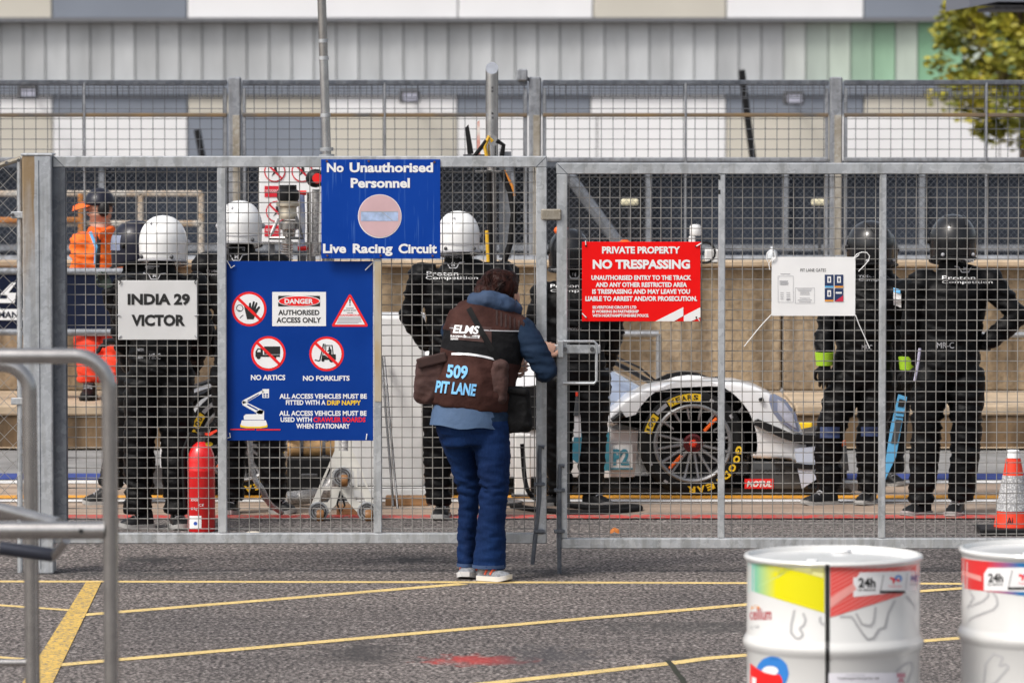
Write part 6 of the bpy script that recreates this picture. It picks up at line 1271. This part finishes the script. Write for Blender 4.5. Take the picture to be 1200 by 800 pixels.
# things held by the crew
bD = 27.05; t = thing('blue_board', W(1036, 560, bD), 'light blue slotted board held low by the crew member with lime gloves', 'board')
mb = MB(); po = [(1053, 462), (1063, 465), (1050, 535), (1037, 563), (1035, 558), (1044, 500)]
mb.prism([W(x, y, bD) for x, y in po], (0, 0.02, 0)); mb.build('board', M_CYAN, t)
MB().prism([W(x, y, bD - .004) for x, y in [(1050, 491), (1057, 492), (1051, 520), (1044, 519)]], (0, 0.003, 0)).build('dark_panel', M_CARG, t); MB().prism([W(x, y, bD - .004) for x, y in [(1054, 467), (1061, 469), (1059, 477), (1052, 476)]], (0, 0.003, 0)).build('dark_panel', M_TXTK, t)
for y in (482, 487): MB().prism([W(x, yy, bD - .004) for x, yy in [(1050, y), (1059, y + 1), (1059, y + 2.2), (1050, y + 1.2)]], (0, 0.003, 0)).build('stripe', M_CARG, t)
t = thing('teal_strip', W(676, 543, 26.95), 'slim teal and white marker strip hanging beside the leg at the gate gap', 'strip'); sD = 26.95
MB().prism([W(x, y, sD) for x, y in [(673, 498), (680, 496), (682, 512), (680, 532), (677, 543), (671, 538), (671, 522), (673, 510)]], (0, 0.02, 0)).build('strip', M_TEAL, t); MB().prism([W(x, y, sD - .003) for x, y in [(673, 486), (680, 486), (681, 512), (673, 512)]], (0, 0.024, 0)).build('white_section', M_SIGNW, t); MB().tube([W(676, 487, sD), W(676, 464, sD)], [0.02, 0.006], 8).build('grip', M_CARG, t, smooth=True); MB().tube([W(676, 464, sD), W(676, 459, sD)], 0.007, 8).build('tip', M_ORED, t)
# leaf and stone by the gate
g0 = G(720, 627); mb = MB(); mb.add([g0 + Vector(v) for v in ((-0.03, 0, 0.004), (-0.02, 0.02, 0.03), (0.0, 0.03, 0.042), (0.028, 0.01, 0.03), (0.03, -0.01, 0.006), (0.0, -0.01, 0.02))], [(0, 1, 2, 5), (5, 2, 3, 4)]); tag(mb.build('leaf', mat('dry_leaf', (0.42, 0.13, 0.02), 0.7, var=0.3, vscale=60), loc=g0, fixn=False), 'curled orange dry leaf on the ground under the red sign', 'leaf')
g0 = G(297, 628); mb = MB(); mb.ball(g0 + Vector((0, 0, 0.012)), (0.05, 0.04, 0.016), 10, 6); tag(mb.build('stone', mat('pale_stone', (0.62, 0.56, 0.46), 0.8, var=0.1), loc=g0, smooth='all'), 'flat pale stone on the ground under the large blue sign', 'stone')

# ================================================================== DRUMS
RD = 0.2925
def make_drum(cx, Dd, label):
    c_ = Vector((W(cx, 600, Dd).x, Dd, 0)); t = thing('oil_drum', c_, label, 'drum')
    prof = [(0.01, 0.012), (RD - 0.015, 0.012), (RD - 0.006, 0.0), (RD + 0.003, 0.003), (RD + 0.004, 0.014), (RD - 0.003, 0.022)]
    for zz in (0.292, 0.588): prof += [(RD - 0.003, zz - 0.032), (RD + 0.002, zz - 0.022), (RD + 0.0095, zz - 0.008), (RD + 0.0105, zz), (RD + 0.0095, zz + 0.008), (RD + 0.002, zz + 0.022), (RD - 0.003, zz + 0.032)]
    prof += [(RD - 0.003, 0.845), (RD - 0.001, 0.858), (RD + 0.006, 0.864), (RD + 0.008, 0.873), (RD + 0.004, 0.880), (RD - 0.005, 0.881), (RD - 0.009, 0.876), (RD - 0.012, 0.866), (RD - 0.03, 0.865), (0.01, 0.868)]
    mb = MB().lathe(prof, c_, 72); o = mb.build('barrel', mat('white_drum_enamel', (0.66, 0.66, 0.645), 0.24, coat=0.5, var=0.02, vscale=3), t, smooth=True)
    MB().lathe([(0.002, 0.868), (0.035, 0.868), (0.033, 0.878), (0.02, 0.880), (0.002, 0.880)], c_ + Vector((0.04, 0.19, 0)), 16).build('bung', M_SIGNW, t, smooth=True)
    MB().lathe([(0.002, 0.868), (0.02, 0.868), (0.019, 0.876), (0.002, 0.877)], c_ + Vector((-0.08, -0.15, 0)), 14).build('bung', M_SIGNW, t, smooth=True)
    me_ = bpy.data.meshes.new('x'); me_.from_pydata([tuple(v) for v in mb.v], [], mb.f); bv_ = bvh_of(me_); bpy.data.meshes.remove(me_)
    return t, on(bv_, 0.0012, Dd), on(bv_, 0.0022, Dd), on(bv_, 0.0032, Dd), c_
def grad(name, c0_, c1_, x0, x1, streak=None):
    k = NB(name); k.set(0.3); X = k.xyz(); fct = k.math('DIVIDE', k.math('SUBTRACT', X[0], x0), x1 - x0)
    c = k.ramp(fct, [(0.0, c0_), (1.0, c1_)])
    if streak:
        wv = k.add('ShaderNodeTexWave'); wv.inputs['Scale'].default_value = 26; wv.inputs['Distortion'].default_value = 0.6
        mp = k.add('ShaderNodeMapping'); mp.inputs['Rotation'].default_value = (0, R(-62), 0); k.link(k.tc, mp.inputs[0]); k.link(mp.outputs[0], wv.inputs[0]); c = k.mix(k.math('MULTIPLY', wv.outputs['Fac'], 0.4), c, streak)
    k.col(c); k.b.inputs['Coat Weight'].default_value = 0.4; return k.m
t, f0, f1, f2d, dc = make_drum(977, 15.6, 'white printed oil drum with yellow and red panels and black seam stripe')
lx = lambda x: (x - 977) * mpp(15.6)
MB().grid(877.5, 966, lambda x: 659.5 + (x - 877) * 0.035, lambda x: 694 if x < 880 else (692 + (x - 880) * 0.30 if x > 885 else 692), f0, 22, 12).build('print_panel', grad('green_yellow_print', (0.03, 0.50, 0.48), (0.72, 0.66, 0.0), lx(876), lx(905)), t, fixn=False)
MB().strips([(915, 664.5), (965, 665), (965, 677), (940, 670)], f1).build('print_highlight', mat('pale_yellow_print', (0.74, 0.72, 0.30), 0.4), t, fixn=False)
mb = MB()
for j in range(12): mb.flat(thickline(888 + j * 2.1, 687 - j * 1.0, 906 + j * 2.2, 664.5, 0.35), f1)
mb.build('print_lines', mat('pale_green_print', (0.55, 0.72, 0.35), 0.4), t, fixn=False)
MB().grid(967, 972, lambda x: 661, lambda x: 815, f1, 2, 50).build('seam_stripe', M_TXTK, t, fixn=False)
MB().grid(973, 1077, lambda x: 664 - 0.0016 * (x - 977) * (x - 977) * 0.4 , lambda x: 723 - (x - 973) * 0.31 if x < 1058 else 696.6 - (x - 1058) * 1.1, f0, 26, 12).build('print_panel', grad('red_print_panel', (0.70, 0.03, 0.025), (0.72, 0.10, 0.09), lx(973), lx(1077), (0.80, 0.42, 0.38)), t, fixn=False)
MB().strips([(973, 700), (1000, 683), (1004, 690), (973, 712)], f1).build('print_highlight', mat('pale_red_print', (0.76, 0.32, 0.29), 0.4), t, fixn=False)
MB().grid(1000, 1078, lambda x: 670.5 + (1000 - x) * 0.03 if x > 1006 else 676, lambda x: 699 + (1000 - x) * 0.10, f1, 20, 4).build('logo_card', M_SIGNW, t, fixn=False)
txt('24h', 1006, 676.5, 1026, 688, f2d, M_TXTK, t, 0.035); txt('LE MANS', 1005.5, 689.5, 1026, 692, f2d, M_TXTK, t, 0.02)
def te_logo(x, y, s_, f_, par, big=False):
    r1 = [(x + s_ * math.cos(R(a)), y - s_ * math.sin(R(a))) for a in range(-60, 211, 15)]; r2 = [(x + s_ * 0.45 * math.cos(R(a)), y - s_ * 0.45 * math.sin(R(a))) for a in range(210, -61, -15)]
    MB().flat(r1 + r2, f_).build('logo', mat('logo_blue', (0.03, 0.22, 0.62), 0.4), par, fixn=False)
    MB().flat([(x - s_ * 2.4, y - s_ * 0.5), (x - s_ * 1.1, y - s_ * 0.15), (x + s_ * 0.45, y + s_ * 0.3), (x + s_ * 0.2, y + s_ * 1.0), (x - s_ * 0.9, y + s_ * 0.5), (x - s_ * 1.3, y + s_ * 1.4), (x - s_ * 1.7, y + s_ * 1.3), (x - s_ * 1.6, y + s_ * 0.35), (x - s_ * 2.4, y + s_ * 0.2)], f_ if not big else f2d).build('logo', M_REDP, par, fixn=False)
te_logo(1053, 677.5, 4.2, f2d, t); txt('TotalEnergies', 1041, 685.5, 1057, 688, f2d, M_REDP, t, 0.0); MB().grid(1031, 1061, 691.5, 694.6, f2d, 8, 1).build('logo_bar', M_TXTK, t, fixn=False); MB().flat(thickline(1032, 691, 1035.5, 673.5, 0.7), f2d).build('logo_rule', M_TXTK, t, fixn=False); MB().flat(thickline(1061.5, 690, 1063, 671, 0.7), f2d).build('logo_rule', M_TXTG, t, fixn=False)
txt('WEC', 1066, 673.5, 1076, 681, f2d, mat('logo_navy', (0.02, 0.06, 0.3), 0.4), t, 0.03, shear=0.2); txt('SERIES', 1066, 683, 1075, 685.5, f2d, M_TXTG, t, 0.0)
txt('cellium', 878.5, 711.5, 904, 726, f0, mat('maroon_print', (0.40, 0.02, 0.035), 0.4), t, 0.02); txt('ng 100', 878.5, 732, 889.5, 737, f0, M_TXTG, t, 0.0)
MB().flat(arc(885, 715, 6.5, 30, 150, 8) + arc(885, 716.5, 5, 150, 30, 8), f0).build('logo', M_ORP, t, fixn=False)
M_TRK = mat('pale_grey_print', (0.47, 0.47, 0.475), 0.4)
def track(pts, par, f_, w_=3.0):
    mb = MB()
    for a_, b_ in zip(pts, pts[1:]):
        n_ = max(1, int(math.hypot(b_[0] - a_[0], b_[1] - a_[1]) / 4))
        for i in range(n_): mb.flat(thickline(a_[0] + (b_[0] - a_[0]) * i / n_, a_[1] + (b_[1] - a_[1]) * i / n_, a_[0] + (b_[0] - a_[0]) * (i + 1.05) / n_, a_[1] + (b_[1] - a_[1]) * (i + 1.05) / n_, w_), f_)
    mb.build('track_outline_print', M_TRK, par, fixn=False)
track([(931, 714), (927, 732), (927, 741), (933, 748), (938, 747), (941, 743), (937, 736), (942, 732), (944, 726), (941, 718)], t, f0); track([(961, 722), (961, 728), (964, 731), (966, 731)], t, f0); track([(984, 722), (998, 722), (1005, 733), (1011, 742), (1017, 749), (1024, 747), (1030, 737), (1037, 735), (1041, 718), (1049, 703)], t, f0); track([(1003, 718), (1010, 731), (1020, 733), (1024, 728), (1026, 711)], t, f0); track([(1062, 698), (1073, 711), (1077, 716)], t, f0); track([(1050, 786), (1060, 778), (1068, 775), (1070, 784), (1063, 800)], t, f0)
MB().strips(arc(905, 788, 19.5, -40, 168, 16) + [(889, 792), (900, 796), (915, 806)], f0).build('logo', mat('logo_blue_big', (0.03, 0.20, 0.58), 0.4), t, fixn=False); MB().strips(circ(902.5, 785.5, 10, 22, 5.6), f1).build('logo', M_SIGNW, t, fixn=False)
MB().strips([(879, 776), (886, 782), (896, 787.5), (906, 790), (914, 789.5), (917, 797), (915, 812), (879, 812)], f2d).build('logo', M_REDP, t, fixn=False); MB().strips([(881, 792), (886, 794), (886, 812), (881, 812)], lambda x, y: f2d(x, y) - Vector((0, 0.0015, 0))).build('logo', M_SIGNW, t, fixn=False)
MB().grid(971, 1058, lambda x: 788 - (x - 971) * 0.005, 815, f2d, 14, 3).build('data_label', mat('label_paper', (0.72, 0.71, 0.76), 0.5), t, fixn=False)
f3 = lambda x, y: f2d(x, y) - Vector((0, 0.0015, 0))
txt('TotalEnergies Racing Fuel 100', 981, 793, 1030, 796, f3, M_TXTK, t, 0.01); txt('RACING FUEL', 992, 789.6, 1014, 791.4, f3, M_TXTG, t, 0.0); MB().flat(rect(1051, 788, 1061, 793), f3).build('label_symbol', mat('pink_print', (0.55, 0.25, 0.30), 0.5), t, fixn=False); MB().flat([(1054, 793.5), (1058, 793.5), (1060, 799), (1052, 799)], f3).build('label_symbol', MATS['pink_print'], t, fixn=False)
t, f0, f1, f2d, dc = make_drum(1228, 15.82, 'white printed oil drum with red to blue band at the picture\'s right edge')
t['label'] = 'white printed oil drum with a red fading to blue band below the rim'
lx2 = lambda x: (x - 1228) * mpp(15.82)
MB().grid(1127, 1240, lambda x: 651 + 8.5 * (1 - ((x - 1228) / 104) ** 2) ** 0.5 , lambda x: 689 + (x - 1127) * 0.12, f0, 30, 8).build('print_panel', grad('red_blue_print', (0.70, 0.03, 0.03), (0.02, 0.16, 0.40), lx2(1150), lx2(1185)), t, fixn=False)
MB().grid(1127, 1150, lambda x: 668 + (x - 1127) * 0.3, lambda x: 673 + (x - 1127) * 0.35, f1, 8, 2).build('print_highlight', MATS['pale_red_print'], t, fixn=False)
MB().grid(1153, 1245, lambda x: 665 - (x - 1155) * 0.01 if x > 1157 else 672, lambda x: 691.5 + (x - 1153) * 0.03, f1, 20, 4).build('logo_card', M_SIGNW, t, fixn=False)
txt('24h', 1158, 671.5, 1175.5, 682, f2d, M_TXTK, t, 0.035); txt('LE MANS', 1157.5, 683.3, 1175, 685.6, f2d, M_TXTK, t, 0.02); MB().flat(thickline(1181.5, 690, 1186, 668, 0.7), f2d).build('logo_rule', M_TXTK, t, fixn=False); MB().grid(1181, 1212, 687.6, 690.6, f2d, 8, 1).build('logo_bar', M_TXTK, t, fixn=False); te_logo(1204, 674, 4.2, f2d, t); txt('TotalEnergies', 1193, 682, 1212, 685, f2d, M_REDP, t, 0.0)
track([(1135, 692), (1141, 700), (1134, 712), (1152, 704), (1158, 698), (1158, 692)], t, f0); track([(1132, 729), (1140, 723), (1164, 714), (1169, 708), (1168, 700), (1163, 693)], t, f0); track([(1153, 800), (1155, 778), (1164, 765), (1175, 770), (1171, 780), (1179, 778), (1182, 781), (1166, 800), (1150, 806)], t, f0)

# ================================================================== STAINLESS RAIL FRAME IN FRONT
fD1 = 14.6; fD2 = 16.0
fr = thing('rail_hoop_frame', Vector((W(128, 600, fD1).x, fD1, 0)), 'blurred brushed stainless tube frame with rounded hoops beside the yellow lines', 'rail frame')
def hoop(xr, yt, D, rad_px, r_px, xl=-170):
    s_ = mpp(D); pts = [Vector((W(xr, 0, D).x, D, 0)), W(xr, yt + rad_px, D)]
    for a in range(10, 91, 10): pts.append(W(xr - rad_px + rad_px * math.cos(R(a)), yt + rad_px - rad_px * math.sin(R(a)), D))
    pts += [W(xl + rad_px, yt, D)]
    for a in range(100, 181, 10): pts.append(W(xl + rad_px + rad_px * math.cos(R(a)), yt + rad_px - rad_px * math.sin(R(a)), D))
    pts.append(Vector((W(xl, 0, D).x, D, 0))); return MB().tube(pts, r_px * s_, 16, side=(0, 1, 0)).build('hoop', M_STAIN, fr, smooth=True)
hoop(128, 417, fD1, 40, 9.3); hoop(34.5, 427, fD2, 32, 8.8, -260)
MB().tube([W(-180, 621, fD1), W(123, 621, fD1)], 10.5 * mpp(fD1), 16).build('cross_bar', M_STAIN, fr, smooth=True); MB().tube([W(95, 622, fD1 - .012), W(95, 622, fD1 - .03)], 0.008, 10, side=(0, 0, 1)).build('set_screw', M_TXTK, fr)
MB().tube([W(-60, 586, fD1 + .5), W(5, 597, fD1 + .35), W(70, 614, fD1 + .05)], 8 * mpp(fD1), 12).build('brace', M_STAIN, fr, smooth=True); MB().tube([W(-60, 601, fD2), W(30, 601, fD2)], 8 * mpp(fD2), 12).build('brace', M_STAIN, fr, smooth=True)
MB().tube([W(0, 642, fD1 + .3), W(40, 647, fD1 + .3), W(62, 650, fD1 + .3)], 8.5 * mpp(fD1), 12).build('grip', mat('dark_grip', (0.05, 0.055, 0.075), 0.35, 0.4), fr, smooth=True); MB().tube([W(62, 652, fD1 + .3), W(78, 632, fD1 + .2)], 5.5 * mpp(fD1), 12).build('lever', M_STAIN, fr, smooth=True)
MB().tube([W(-260, 776, fD2), W(31, 776, fD2)], 4.5 * mpp(fD2), 12).build('low_bar', M_STAIN, fr, smooth=True)

# ================================================================== groups of look-alikes
GROUPS = {'mesh_gate': 'gate leaves of the pit lane entrance', 'sign': 'signs tied to the gate', 'oil_drum': 'printed oil drums', 'floodlight': 'floodlights on the building', 'leaning_pole': 'thin black poles behind the fence',
          'marker_lamp': 'cream marker lamps behind the mesh', 'plank': 'boards lying in the pit lane', 'steel_rod': 'rods leaning on the cabinet', 'hose': 'hoses in the pit lane', 'tube_rail': 'tube rails on the pit wall'}
for o in bpy.data.objects:
    if o.parent or 'label' not in o: continue
    n = o.name.split('.')[0]
    if n in GROUPS: o['group'] = GROUPS[n]
    elif n == 'person' and o['label'].startswith('crew'): o['group'] = 'pit crew in black overalls'
